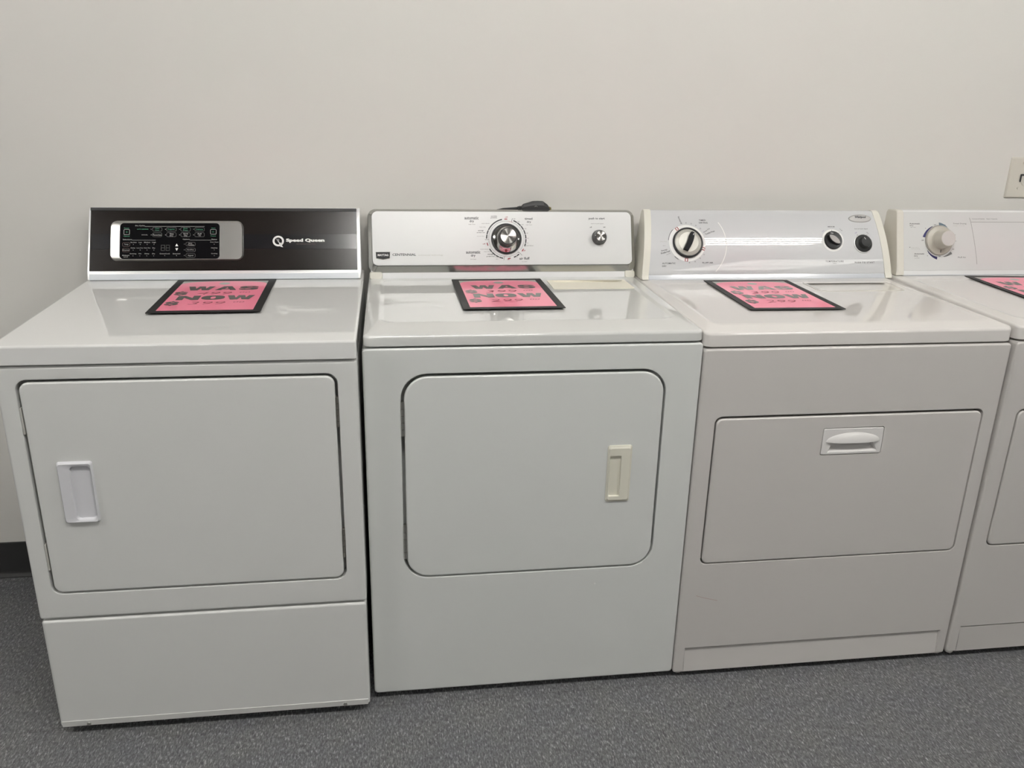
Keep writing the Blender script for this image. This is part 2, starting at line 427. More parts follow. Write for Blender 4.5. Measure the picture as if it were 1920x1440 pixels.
def hinge(root, x, z0, z1, m, r=.0036, y=.0):
    bm = bmesh.new(); n = 5; L = (z1-z0)/n
    for i in range(n):
        tube(bm, [(x, y, z0+i*L+.0005), (x, y, z0+(i+1)*L-.0005)], r, 12)
    box(bm, x-r*.9, x+r*.9, y+.001, y+.010, z0, z1)
    return finish(bm, 'door_hinge', m, root, wn=False)

def screw(root, x, z, y, m=steel, r=.0045):
    Mx = Matrix.Translation((x, y, z)) @ Matrix.Rotation(PI/2, 4, 'X')
    bm = bmesh.new(); lathe(bm, [(r, 0), (r, .001), (r*.8, .002), (r*.45, .0024)], 20)
    o = finish(bm, 'screw', m, root, Mx); return o

BLOCK = {
    'W': [(0, 1), (.24, 1), (.335, .42), (.40, 1), (.63, 1), (.70, .42), (.78, 1), (1, 1), (.84, 0), (.585, 0), (.51, .52), (.43, 0), (.165, 0)],
    'A': [(0, 0), (.33, 1), (.70, 1), (1, 0), (.72, 0), (.67, .2), (.55, .2), (.55, .40), (.60, .40), (.52, .74), (.43, .40), (.55, .395), (.549, .2), (.34, .2), (.29, 0)],
    'N': [(0, 0), (0, 1), (.32, 1), (.68, .48), (.68, 1), (1, 1), (1, 0), (.69, 0), (.31, .53), (.31, 0)],
    'S': [(1, .68), (.68, .68), (.64, .79), (.5, .82), (.38, .78), (.38, .71), (.5, .66), (.8, .60), (.97, .48), (1, .30), (.92, .12), (.75, .02), (.5, 0), (.22, .03), (.06, .14), (0, .34),
          (.32, .34), (.37, .22), (.5, .18), (.64, .22), (.65, .30), (.55, .36), (.25, .42), (.06, .54), (.02, .70), (.08, .86), (.25, .97), (.5, 1), (.75, .97), (.93, .86)]}
def block(bm, ch, x0, x1, y0, y1, put):
    if ch == 'O':
        def se(rx, ry, e): return [((x0+x1)/2+rx*abs(math.cos(t))**e*(1 if math.cos(t) > 0 else -1), (y0+y1)/2+ry*abs(math.sin(t))**e*(1 if math.sin(t) > 0 else -1)) for t in [2*PI*i/32 for i in range(32)]]
        band(bm, se((x1-x0)/2, (y1-y0)/2, .8), se((x1-x0)*.11, (y1-y0)*.26, .8), put); return
    if ch == '$':
        block(bm, 'S', x0, x1, y0+(y1-y0)*.1, y1-(y1-y0)*.1, put); c = (x0+x1)/2; w = (x1-x0)*.09
        for a, b in ((y0, y0+(y1-y0)*.12), (y1-(y1-y0)*.12, y1)): flat(bm, [(c-w, a), (c+w, a), (c+w, b), (c-w, b)], put)
        return
    flat(bm, [(x0+(x1-x0)*a, y0+(y1-y0)*b) for a, b in BLOCK[ch]], put)
def lettering(root, name, items, ks, F, put, bolds, extra=None):
    bm = bmesh.new()
    for it in items: text(bm, it[0], it[1], it[2], it[3], it[4], ang=it[6] if len(it) > 6 else 0, bold=bolds.get(it[5], .01), mi=ks.index(it[5]) if it[5] in ks else 0, put=put)
    if extra: extra(bm)
    return finish(bm, name, [INK[k] for k in ks], root, F, smooth=False)

def put0(n=.0): return lambda x, s: (x, s, n)

D1 = {"t1":[["Dry Cycles",0.1314,0.139,0.0229,0.0042,"k"],
["AUTO SENSING",0.1376,0.13,0.0274,0.0025,"n"],
["MANUAL",0.1427,0.1152,0.0147,0.0025,"k"],
["Heavy",0.1728,0.1322,0.0104,0.0038,"n"],
["Duty",0.1728,0.1274,0.0092,0.0038,"n"],
["Regular",0.2071,0.1298,0.0174,0.0039,"n"],
["Perm",0.2412,0.1322,0.0096,0.0039,"n"],
["Press",0.2414,0.1275,0.011,0.0038,"n"],
["Delicate",0.2756,0.1298,0.0168,0.0038,"n"],
["Favorites",0.1732,0.1151,0.0199,0.0042,"k"],
["Time",0.2076,0.1178,0.0098,0.0042,"k"],
["Dry",0.2074,0.1126,0.0082,0.0045,"k"],
["Quick",0.242,0.1178,0.0119,0.0042,"k"],
["Dry",0.2419,0.1128,0.0078,0.0042,"k"],
["Fluff",0.2759,0.1178,0.0093,0.0042,"k"],
["Up",0.2759,0.113,0.0058,0.0038,"k"],
["Power",0.0994,0.133,0.0124,0.0028,"n"],
["Cancel",0.0994,0.1118,0.0142,0.0029,"n"],
["Start",0.3094,0.1334,0.0094,0.0025,"n"],
["Pause",0.3091,0.1124,0.0127,0.0026,"n"],
["Selections",0.1016,0.1032,0.0219,0.0032,"k"],
["Options",0.2432,0.1034,0.0167,0.0036,"k"],
["Status",0.3116,0.1034,0.0134,0.0034,"k"],
["Temp",0.0993,0.0902,0.0098,0.0037,"k"],
["Dryness",0.099,0.0753,0.015,0.0034,"k"],
["Moisture",0.0986,0.062,0.0167,0.003,"k"],
["Level",0.0987,0.0582,0.0098,0.0029,"k"],
["No Heat",0.1167,0.0957,0.0148,0.003,"k"],
["Low",0.1326,0.0957,0.0077,0.003,"k"],
["Medium",0.1492,0.0957,0.0147,0.003,"k"],
["High",0.1654,0.0953,0.009,0.0038,"k"],
["Damp",0.1155,0.0809,0.0108,0.0034,"k"],
["Less Dry",0.132,0.0808,0.0153,0.0033,"k"],
["Near Dry",0.1494,0.0808,0.0154,0.0034,"k"],
["Dry",0.1652,0.0806,0.0065,0.0037,"k"],
["Sensing",0.1157,0.066,0.0158,0.0035,"k"],
["Wet",0.1321,0.0663,0.0072,0.0028,"k"],
["Damp",0.1489,0.0658,0.0108,0.0035,"k"],
["Dry",0.1651,0.0658,0.0068,0.0036,"k"],
["Control Lock",0.1918,0.0661,0.0247,0.0029,"k"],
["Extended",0.2202,0.066,0.0177,0.0029,"k"],
["Extra",0.2534,0.0928,0.0087,0.0031,"k"],
["Tumble",0.2544,0.0889,0.0151,0.003,"k"],
["EcoDry",0.2541,0.0758,0.0158,0.0037,"k"],
["Signal",0.2542,0.0608,0.0131,0.0039,"k"],
["Door Open",0.3119,0.0959,0.02,0.0032,"k"],
["Heating",0.3117,0.0806,0.0152,0.0031,"k"],
["Cooling",0.3118,0.0658,0.0152,0.0032,"k"]],
"b1":[[0.1613,0.1846,0.1246,0.135],[0.1949,0.2193,0.1246,0.1351],[0.2294,0.2536,0.1246,0.1351],[0.2637,0.2875,0.1246,0.1351],[0.1615,0.1845,0.11,0.1208],[0.1951,0.2191,0.11,0.1214],[0.2299,0.2532,0.11,0.1214],[0.2638,0.2876,0.1099,0.1214],[0.0899,0.1081,0.0851,0.0954],[0.0901,0.1075,0.071,0.0807],[0.2424,0.2657,0.086,0.0961],[0.2426,0.2658,0.0705,0.0809],[0.2427,0.266,0.0558,0.0663]],
"sq1":[[0.0925,0.1069,0.1153,0.1299],[0.3018,0.3168,0.1164,0.13]],
"ln1":[[0.1428,0.2875,0.1369,0.1378],[0.1126,0.1694,0.101,0.1017],[0.2516,0.3045,0.101,0.1017]],
"d1":[[0.1582,0.1299],[0.1926,0.1299],[0.2267,0.1299],[0.261,0.13],[0.1585,0.1151],[0.1928,0.1151],[0.2269,0.1151],[0.2612,0.1151],[0.1163,0.0903],[0.1327,0.0902],[0.1491,0.0902],[0.1656,0.0902],[0.116,0.0756],[0.1326,0.0756],[0.149,0.0755],[0.1655,0.0755],[0.1158,0.0606],[0.1322,0.0606],[0.1487,0.0605],[0.1652,0.0604],[0.1917,0.0609],[0.2201,0.0608],[0.2389,0.0908],[0.239,0.0758],[0.2392,0.0611],[0.3116,0.0906],[0.3117,0.0756],[0.3118,0.0604]],
"disp":[[0.1811,0.205,0.0735,0.0892]],
"tri":[[0.2167,0.224,0.0853,0.0923],[0.2169,0.2241,0.0734,0.0806]],
"q":[[0.455,0.4834,0.0877,0.1118]],
"t1b":[["Speed Queen",0.5372,0.102,0.0978,0.0113,"W"],
["Commercial Heavy Duty",0.5392,0.0927,0.049,0.0026,"m"]],
"t2":[["wrinkle",0.339,0.1674,0.017,0.003,"k"],
["prevent",0.3389,0.1624,0.017,0.0035,"k"],
["off",0.3731,0.1648,0.0076,0.0035,"r"],
["cool down",0.3161,0.1476,0.022,0.0027,"g"],
["less dry",0.3082,0.1375,0.0173,0.003,"g"],
["energy",0.3026,0.1276,0.0153,0.003,"k"],
["preferred",0.3024,0.1226,0.0211,0.0031,"k"],
["more dry",0.3018,0.1128,0.0201,0.0024,"g"],
["off",0.3104,0.0922,0.0072,0.0033,"r"],
["cool down",0.3109,0.078,0.0222,0.0025,"g"],
["less dry",0.318,0.071,0.0161,0.0027,"g"],
["energy",0.3268,0.0635,0.015,0.0031,"k"],
["preferred",0.327,0.058,0.0211,0.0033,"k"],
["more",0.3443,0.0564,0.0082,0.0019,"g"],
["dry",0.3445,0.0508,0.0064,0.0031,"g"],
["off",0.3755,0.0502,0.007,0.004,"r"],
["air fluff",0.4198,0.0525,0.0279,0.0068,"k"],
["no heat",0.4196,0.0438,0.0145,0.0021,"g"],
["timed",0.4338,0.1608,0.0216,0.0061,"k"],
["dry",0.4346,0.1514,0.012,0.0067,"k"],
["high heat",0.4345,0.1438,0.0174,0.003,"g"],
["80",0.3948,0.1599,0.0054,0.0028,"g"],
["70",0.406,0.1524,0.0059,0.003,"g"],
["60",0.4168,0.1446,0.0054,0.0029,"g"],
["50",0.4244,0.1333,0.0052,0.0028,"g"],
["40",0.4291,0.1212,0.0046,0.0029,"g"],
["30",0.4304,0.1073,0.0049,0.0026,"g"],
["20",0.4292,0.0945,0.0043,0.0023,"g"],
["cool down",0.4347,0.0874,0.021,0.0029,"g"],
["off",0.4194,0.0738,0.0071,0.0039,"r"],
["30",0.4126,0.0616,0.0049,0.0023,"g"],
["20",0.3989,0.0568,0.0043,0.0023,"g"],
["automatic",0.2785,0.1623,0.0381,0.008,"k"],
["dry",0.2788,0.153,0.0121,0.0086,"k"],
["high heat",0.2789,0.1448,0.0181,0.0034,"g"],
["automatic",0.2804,0.0699,0.0385,0.008,"k"],
["dry",0.2801,0.0602,0.0124,0.0083,"k"],
["low heat",0.2802,0.051,0.0152,0.0031,"g"],
["CENTENNIAL",0.0963,0.0638,0.0624,0.0064,"k"],
["commercial technology",0.1662,0.062,0.0667,0.0046,"p"],
["push to start",0.6238,0.1612,0.0453,0.0075,"k"],
["end of cycle signal",0.6245,0.1472,0.0346,0.0033,"g"],
["off",0.6063,0.1377,0.0059,0.0037,"k"],
["on",0.6444,0.1377,0.006,0.003,"k"]],
"may":[[0.0218,0.059,0.0504,0.0708],[0.0264,0.0545,0.0596,0.0657]],
"t3":[["Normal 60",0.1219,0.1686,0.0237,0.0048,"k",-75],["60",0.1379,0.1602,0.0037,0.0041,"g",-8],["50",0.1526,0.1578,0.0037,0.0041,"g",-20],["40",0.1654,0.1524,0.0037,0.0041,"g",-28],["30",0.1772,0.1433,0.0041,0.0045,"g",-40],["Damp Dry",0.195,0.1375,0.0225,0.0041,"k",33],["Tumble Press",0.2032,0.1312,0.0306,0.0045,"k",20],["TIMED",0.1863,0.1684,0.0198,0.0045,"k"],
["DRYING",0.188,0.1607,0.0249,0.0048,"k"],
["FLUFF AIR",0.192,0.0461,0.0308,0.0043,"k"],
["AUTOMATIC",0.0806,0.045,0.0376,0.0042,"k"],
["DRY",0.0678,0.0376,0.0121,0.0039,"k"],
["10",0.182,0.0687,0.0036,0.004,"g",60],["20",0.1704,0.0584,0.0036,0.004,"g",45],["30",0.1557,0.0496,0.0036,0.004,"g",20],["40",0.1395,0.0469,0.0036,0.004,"g",5],["Very Dry",0.0683,0.1052,0.0193,0.0031,"p"],
["Dry",0.0696,0.0934,0.0071,0.0024,"g"],
["Energy",0.0692,0.081,0.0176,0.0044,"k",14],["Preferred",0.0718,0.0754,0.0258,0.0048,"k",16],["Less Dry",0.0809,0.0708,0.0132,0.0031,"g",24],["MEDIUM",0.5645,0.149,0.02,0.0032,"k"],
["High",0.5926,0.1393,0.0099,0.0036,"g",-38],["Low",0.5376,0.1363,0.0077,0.0036,"v",35],["End of Cycle Signal",0.6545,0.1424,0.0396,0.0029,"k"],
["Off",0.6366,0.1305,0.0072,0.004,"v",22],["On",0.6721,0.1305,0.0072,0.004,"g",-35],["T E M P E R A T U R E",0.5652,0.0483,0.0536,0.0046,"k"],
["control",0.565,0.0426,0.0105,0.0019,"k"],
["P U S H   T O   S T A R T",0.656,0.0447,0.0593,0.0048,"k"]],
"wp":[["Whirlpool",0.6562,0.1774,0.0341,0.0085,"k"]],
"ticks3":[[0.5642,0.1381],[0.5847,0.1299],[0.64,0.1238],[0.6688,0.1238]],
"off3":[[0.113,0.1451],[0.1817,0.0846],[0.1241,0.0575],[0.1373,0.1021],[0.1351,0.1017]],
"kn3":[[0.5643,0.1085],[0.6548,0.0987],[0.656,0.1741],[0.69,0.1742],[0.6534,0.1619]],
"t4":[["Automatic",0.0636,0.148,0.0321,0.0039,"k"],
["Dry",0.0543,0.142,0.011,0.0038,"k"],
["High Heat",0.0584,0.1375,0.0167,0.0023,"g"],
["Automatic",0.0773,0.0624,0.031,0.0038,"k"],
["Dry",0.0672,0.0559,0.0109,0.0044,"k"],
["Low Heat",0.0701,0.0504,0.0154,0.0021,"g"],
["Energy Preferred",0.0642,0.0794,0.0225,0.0023,"p"],
["Automatic Setting",0.0661,0.0758,0.0264,0.0023,"p"],
["Timed Drying",0.2036,0.1478,0.0418,0.0047,"g"],
["High Heat",0.2009,0.142,0.0366,0.0019,"p"],
["Fluff Air",0.2106,0.0518,0.0255,0.0044,"g"],
["OFF",0.1265,0.1446,0.0072,0.0025,"k"],
["OFF",0.0882,0.1006,0.0069,0.0034,"k"],
["OFF",0.1826,0.0749,0.0071,0.0026,"k"],
["OFF",0.1402,0.0548,0.0071,0.0029,"k"],
["80",0.1407,0.1494,0.0045,0.0024,"g"],
["70",0.1576,0.1442,0.0046,0.0026,"g"],
["20",0.1637,0.0568,0.0046,0.0029,"g"],
["30",0.1767,0.0602,0.0046,0.0027,"g"],
["60",0.1894,0.1163,0.0033,0.002,"g"],
["40",0.1912,0.0984,0.0046,0.002,"g"],
["Commercial Quality",0.2622,0.1617,0.0399,0.0038,"g"],
["Super Capacity",0.3053,0.1618,0.0348,0.0038,"g"]],
"l4":[[0.2343,0.1651],[0.2386,0.1528],[0.2453,0.1203],[0.2511,0.0868],[0.2556,0.0533],[0.2574,0.0317],[0.4075,0.1527],[0.0484,0.081],[0.1389,0.1001],[0.161,0.1132]]}

# ================================================================== dryer 1: brown console, digital panel
def dryer_brown():
    w, D = .6839, .66
    root = empty('clothes_dryer', (-.6944, -.7032, 0), rx=.0026)
    tag(root, 'white dryer with dark brown console and digital control panel, farthest left in the row', 'dryer')
    cabinet(root, 'cabinet', enamel1, .0, w, .303, .8668, D, (.0345, .643, .363, .8395, .022))
    cabinet(root, 'lower_panel', enamel1, .0015, w-.0015, .0225, .2985, .05)
    # kick strip folded under the lower panel
    bm = bmesh.new(); loft(bm, [[(x, y, z) for y, z in ((.004, .0235), (-.0012, .0235), (-.0012, .037), (.004, .041))] for x in (.006, w-.006)])
    finish(bm, 'kick_strip', M('enamel_kick', (.62, .62, .60), .35, coat=.3), root)
    bm = bmesh.new(); box(bm, .012, w-.012, .05, D-.01, .03, .31); box(bm, .004, w-.004, .02, D-.01, .29, .31)
    finish(bm, 'lower_body', enamel1, root)
    screw(root, .0624, .0275, -.0012); screw(root, .6258, .0285, -.0012)
    d = door(root, enamel1, .0405, .6375, .3675, .8345, .018, hole=(.0885, .1515, .534, .665, .006))
    bm = bmesh.new()
    L = [XZ(rr(.0862, .1538, .5318, .6675, .005), -.001), XZ(rr(.0868, .1534, .5325, .6668, .005), -.004), XZ(rr(.0895, .1518, .5350, .6640, .005), -.0085),
         XZ(rr(.1095, .1505, .5385, .6590, .008), -.0075), XZ(rr(.1110, .1495, .5405, .6570, .008), -.005), XZ(rr(.1120, .1400, .5560, .6480, .008), .0200)]
    L[-1] = [(x, .024-.020*(x-.1118)/.0362, z) for x, y, z in XZ(rr(.1118, .1480, .5460, .6540, .008), 0)]
    loft(bm, L, True, True); finish(bm, 'door_handle', handle_plastic, d, angle=50)
    for z0, z1 in ((.7224, .788), (.4162, .4857)): hinge(d, .6405, z0, z1, hinge_taupe, .0026, .001)
    bm = bmesh.new()
    for z0, z1 in ((.727, .782), (.421, .482)):
        bm = bmesh.new(); box(bm, .0350, .0385, .0015, .012, z0, z1, .0005); finish(bm, 'hinge_cover', M('hinge_cover_grey', (.5, .49, .46), .5), root)
    top_panel(root, top1, w, -.0045, D+.005, .8700, .9090, .9151, r=.005, rc=.006, run=.20)
    F, Lf = face_frame(.5477, .9151, .6356, 1.083)
    body = profile_body(root, 'console', white_plastic, .0061, .677, [(.553, .9151), (.5478, .9172), (.5560, .9330), (.6310, 1.0755), (.6356, 1.0815), (.642, 1.0830), (.680, 1.079), (.684, 1.07), (.684, .9151)], bev=.0022)
    p = put0(.0)
    def plate(name, m, x0, x1, s0, s1, n0, n1, r=.001, par=root):
        bm = bmesh.new(); loft(bm, [XY(rr(x0, x1, s0, s1, r), n0), XY(rr(x0, x1, s0, s1, r), n1-.0004), XY(rr(x0+.0004, x1-.0004, s0+.0004, s1-.0004, r), n1)])
        return finish(bm, name, m, par, F)
    plate('console_face', brown_panel, .0105, .6690, .0238, .1815, -.003, .0022)
    plate('console_top_trim', black_plastic, .0095, .6690, .1815, .1893, -.005, .0030)
    plate('console_stripe', brown_band, .0107, .6688, .0794, .1204, .002, .0027)
    plate('console_strip', M('console_strip_plastic', (.70, .73, .77), .22, coat=.6), .0105, .6715, .0012, .0160, -.004, .0012)
    # control module
    bm = bmesh.new()
    bx0, bx1, b0, b1 = .0590, .3822, .0495, .1540
    loft(bm, [XY(rr(bx0, bx1, b0, b1, .017, 8), .002), XY(rr(bx0, bx1, b0, b1, .017, 8), .0045), XY(rr(bx0+.002, bx1-.001, b0+.001, b1-.001, .016, 8), .0062),
              XY(rr(.0815, .3800, .0515, .1475, .0125, 8), .0092), XY(rr(.0828, .3790, .0520, .1468, .0120, 8), .0092)])
    bez = finish(bm, 'control_panel_bezel', silver_bezel, root, F, angle=25)
    bm = bmesh.new(); loft(bm, [XY(rr(.0838, .3250, .0525, .1462, .0095, 8), .008), XY(rr(.0838, .3250, .0525, .1462, .0095, 8), .0098)])
    glass = finish(bm, 'control_panel_glass', black_glass, root, F)
    N = .0100; p = put0(N)
    def lines(idx):
        def f(bm):
            for x0, x1, s0, s1 in [D1['ln1'][i] for i in idx]: flat(bm, [(x0, s0), (x1, s0), (x1, s1), (x0, s1)], p)
        return f
    up_ = [it for it in D1['t1'] if it[2] > .0985]; lo_ = [it for it in D1['t1'] if it[2] <= .0985]
    lettering(glass, 'cycle_lettering', up_, ['w', 'n'], F, p, {'w': .010, 'n': .010}, lines([0]))
    lettering(glass, 'selection_lettering', [it for it in lo_ if it[1] < .19], ['w'], F, p, {'w': .010}, lines([1]))
    lettering(glass, 'option_lettering', [it for it in lo_ if it[1] >= .19], ['w'], F, p, {'w': .010}, lines([2]))
    for k, (x0, x1, s0, s1) in enumerate(D1['b1']+D1['sq1']):
        bm = bmesh.new(); r = .0035 if k < 13 else .0025; t = .0006 if k < 13 else .001
        band(bm, rr(x0, x1, s0, s1, r, 4), rr(x0+t, x1-t, s0+t, s1-t, max(r-t, .0005), 4), p)
        if k >= 13:
            cx, cs = (x0+x1)/2, (s0+s1)/2
            arc(bm, (cx, cs), .0012, .0012, .0018, .0018, 0, 360, p, mi=1, n=16)
            if k == 14: flat(bm, [(cx-.0028, cs-.0015), (cx-.0022, cs-.0015), (cx-.0022, cs+.0015), (cx-.0028, cs+.0015)], p, 1)
        finish(bm, 'button', [INK['m'] if k in (8, 9) else INK['w'] if k >= 13 else INK['g'], INK['n']], glass, F, smooth=False)
    for x, s in D1['d1']:
        bm = bmesh.new(); flat(bm, [(x+.0011*math.cos(a*PI/5), s+.0011*math.sin(a*PI/5)) for a in range(10)], p)
        finish(bm, 'indicator_lamp', INK['g'], glass, F, smooth=False)
    x0, x1, s0, s1 = D1['disp'][0]; bm = bmesh.new()
    for j in range(2):
        a = x0+.001+j*(x1-x0)/2; b = a+(x1-x0)/2-.002; m_ = (s0+s1)/2; t = .0016
        for q in ((a, b, s0, s0+t), (a, b, m_-t/2, m_+t/2), (a, b, s1-t, s1), (a, a+t, s0+t, m_-t/2), (a, a+t, m_+t/2, s1-t), (b-t, b, s0+t, m_-t/2), (b-t, b, m_+t/2, s1-t)):
            flat(bm, [(q[0]+.0002, q[2]+.0002), (q[1]-.0002, q[2]+.0002), (q[1]-.0002, q[3]-.0002), (q[0]+.0002, q[3]-.0002)], p)
    finish(bm, 'digital_display', display_grey, glass, F, smooth=False)
    for k, (x0, x1, s0, s1) in enumerate(D1['tri']):
        bm = bmesh.new(); c = (x0+x1)/2
        flat(bm, [(x0, s0), (x1, s0), (c, s1)] if k == 0 else [(x0, s1), (c, s0), (x1, s1)], p)
        finish(bm, 'arrow_button', INK['W'], glass, F, smooth=False)
    # emblem: a crowned Q beside the maker's lettering
    p = put0(.0030); bm = bmesh.new(); x0, x1, s0, s1 = D1['q'][0]
    cx, cs = (x0+x1)/2, (s0+s1)/2+.0012; R = (x1-x0)/2
    arc(bm, (cx, cs), R*.66, R*.66, R, R, 0, 360, p, n=40)
    flat(bm, [(cx+.1*R, cs-.35*R), (cx+.35*R, cs-.25*R), (cx+.85*R, cs-1.18*R), (cx+.35*R, cs-1.05*R)], p)
    for q in (-.35, -.12, .12): strip(bm, [(cx+q*R, cs+.42*R), (cx+(q*.4+.05)*R, cs-.02*R), (cx+.15*R, cs-.35*R)], .0006, p)
    for it in D1['t1b']: text(bm, it[0], it[1], it[2], it[3], it[4], bold=.055 if it[5] == 'W' else 0, mi=0 if it[5] == 'W' else 1, put=p)
    finish(bm, 'emblem', [INK['W'], INK['m']], root, F, smooth=False)
    return root

# ================================================================== dryer 2: brushed silver console, big dial
def dryer_silver():
    w, D = .7314, .635
    root = empty('clothes_dryer', (.0005, -.6642, 0), rx=-.0055)
    tag(root, 'white dryer with brushed silver console, one large black-ringed dial and side-hinged door with cream handle', 'dryer')
    cabinet(root, 'cabinet', enamel2, -.0030, w+.0022, .0182, .8755, D, (.0745, .6560, .3275, .8185, .056), rc=.009, r=.005)
    feet(root, w, D, .02)
    d = door(root, enamel2, .0812, .6512, .3318, .8125, .050, hole=(.535, .586, .504, .638, .005))
    bm = bmesh.new()
    L = [XZ(rr(.5320, .5885, .5015, .6412, .006), -.001), XZ(rr(.5325, .5880, .5020, .6407, .006), -.0032), XZ(rr(.5350, .5855, .5045, .6382, .005), -.0038),
         XZ(rr(.5365, .5840, .5080, .6345, .005), -.0065), XZ(rr(.5375, .5640, .5165, .6170, .002), -.0062), XZ(rr(.5385, .5632, .5175, .6163, .002), -.003),
         XZ(rr(.5440, .5632, .5270, .6150, .002), .0200)]
    L[-1] = [(x, .003+.018*(x-.5395)/.0235, z) for x, y, z in XZ(rr(.5395, .5630, .5240, .6155, .002), 0)]
    loft(bm, L); finish(bm, 'door_handle', cream, d, angle=30)
    bm = bmesh.new(); lathe(bm, [(.0024, 0), (.0018, .0008), (0, .001)], 10); finish(bm, 'paint_chip', INK['W'], root, Matrix.Translation((.5207, 0, .2862)) @ Matrix.Rotation(PI/2, 4, 'X'))
    for z0, z1 in ((.6791, .7573), (.3808, .4636)): hinge(d, .0775, z0, z1, steel, .0034, .0)
    _, zl = top_panel(root, top2, w, -.0005, D+.004, .8795, .9035, .9105, r=.007, rc=.014, rim=(.030, .7015, .082, .545, .03), dip=.0035,
                      hole=(.4750, .6930, .4100, .5180, .004), dish=.006, run=.085)
    bm = bmesh.new()
    L = [XY(rr(.4762, .6918, .4112, .5168, .003), zl-.007), XY(rr(.4762, .6918, .4112, .5168, .003), zl+.0012), XY(rr(.4790, .6890, .4140, .5160, .003), zl+.0012), XY(rr(.4990, .6700, .4180, .5158, .002), zl-.004)]
    loft(bm, L); finish(bm, 'lint_filter_cover', cream_tray, root, angle=20)
    F, Lf = face_frame(.5442, .9085, .6064, 1.080)
    prof = [(.5500, .9075), (.5468, .9100), (.5500, .9200), (.6030, 1.0690), (.6100, 1.0765), (.620, 1.0795), (.634, 1.078), (.637, 1.07), (.637, .9075)]
    body = profile_body(root, 'console', white_plastic, .0075, .7265, prof, bev=.004)
    for x0, x1 in ((.0035, .0375), (.7005, .7300)):
        bm = bmesh.new(); loft(bm, [XY(rr(x0, x1, -.0012, .0200, .006), -.020), XY(rr(x0, x1, -.0012, .0200, .006), .000), XY(rr(x0+.002, x1-.002, .0008, .0180, .005), .003)])
        finish(bm, 'console_foot', cream_light, root, F)
    bm = bmesh.new(); box(bm, .0376, .7004, .0004, .0160, -.012, .0008, .0008)
    finish(bm, 'console_strip', white_plastic, root, F)
    bm = bmesh.new()
    L = [XY(rr(.0015, .7320, .0170, .1885, .022, 8), -.030), XY(rr(.0015, .7320, .0170, .1885, .022, 8), -.003), XY(rr(.0028, .7307, .0182, .1872, .021, 8), .0002),
         XY(rr(.0115, .7220, .0335, .1812, .016, 8), .0068), XY(rr(.0135, .7200, .0355, .1795, .015, 8), .0068)]
    fr = finish_l = loft(bm, L); fr = finish(bm, 'console_frame', frame_metal, root, F, angle=25)
    bm = bmesh.new()
    L = [XY(rr(.0130, .7205, .0350, .1800, .015, 8), .006), XY(rr(.0130, .7205, .0350, .1800, .015, 8), .0092), XY(rr(.0145, .7190, .0365, .1785, .0138, 8), .0100)]
    loft(bm, L); pan = finish(bm, 'control_panel', silver_panel, root, F)
    N = .0103; p = put0(N); C0 = (.3702+.0012, .1098-.004)
    ks = ['k', 'g', 'r', 'p']; bo = {'k': .019, 'r': .012}
    lettering(root, 'brand_lettering', [it for it in D1['t2'] if it[1] < .24], ks, F, p, bo)
    def ticks(bm): strip(bm, [(.6285-.0125, .1275), (.6285-.0100, .1245), (.6285-.004, .1250)], .0011, p); strip(bm, [(.6285+.010, .1285), (.6285+.0085, .1250)], .0011, p)
    lettering(root, 'start_lettering', [it for it in D1['t2'] if it[1] > .55], ks, F, p, bo, ticks)
    bm = bmesh.new()
    for it in D1['t2']:
        if .24 < it[1] < .55: text(bm, it[0], it[1], it[2], it[3], it[4], bold=bo.get(it[5], .004), mi=ks.index(it[5]), put=p)
    ro, ri = .0535, .0515; px = .0415/390
    def A(a0, a1, r0, r1, mi=0, n=20): arc(bm, C0, r0, r0, r1, r1, a0, a1, p, mi, n)
    def gapped(a0, a1, cuts):
        e = [a0]+cuts+[a1]
        for u, v in zip(e, e[1:]): A(u+.7, v-.7, .0520, .0552)
    gapped(100.5, 180, [154, 167]); gapped(-23, 68, [-13, 0, 13, 27, 41, 55]); gapped(209.5, 260, [222, 236, 247]); gapped(290.5, 310, [300])
    for a0, a1 in ((82, 184), (-38, 72), (187, 262), (268, 314)): A(a0, a1, .0478, .0484)
    A(84, 68, .0478, .0486, 2); A(262, 270, .0478, .0484, 2)
    for a in (90, 195.7, 277, -34.7): A(a-4.3, a+4.3, .0524, .0550, 2, 6)
    for a, b in ((72, 69), (182, 184), (262, 265), (313, 309)):
        c, s = math.cos(math.radians(a)), math.sin(math.radians(a)); c2, s2 = math.cos(math.radians(b)), math.sin(math.radians(b))
        strip(bm, [(C0[0]+.0481*c2, C0[1]+.0481*s2), (C0[0]+.050*c, C0[1]+.050*s), (C0[0]+.0585*c, C0[1]+.0585*s)], .0010, p)
    finish(bm, 'timer_lettering', [INK[k] for k in ks], root, F, smooth=False)
    # shield badge
    (x0, x1, s0, s1), (t0, t1, u0, u1) = D1['may']
    bm = bmesh.new(); c = (x0+x1)/2
    def shield(q): return [(x0+q, s1-q), (x0+q*1.2+.001, s0+.0035+q*.5), (c, s0+q), (x1-q*1.2-.001, s0+.0035+q*.5), (x1-q, s1-q)]
    loft(bm, [XY(shield(0), .0100), XY(shield(0), .0116), XY(shield(.0008), .0120)][0:3], mi=0)
    flat(bm, [(a_, b_) for a_, b_ in ((x0+.0016, s1-.0012), (x0+.0022, s0+.0048), (c, s0+.0030), (x1-.0022, s0+.0048), (x1-.0016, s1-.0012))], put0(.01215), 1)
    text(bm, 'MAYTAG', (t0+t1)/2, (u0+u1)/2, t1-t0, u1-u0, bold=.03, mi=2, put=put0(.0123))
    finish(bm, 'badge', [chrome, black_plastic, INK['W']], root, F, smooth=False)
    # timer dial
    K = F @ Matrix.Translation((C0[0], C0[1], .010))
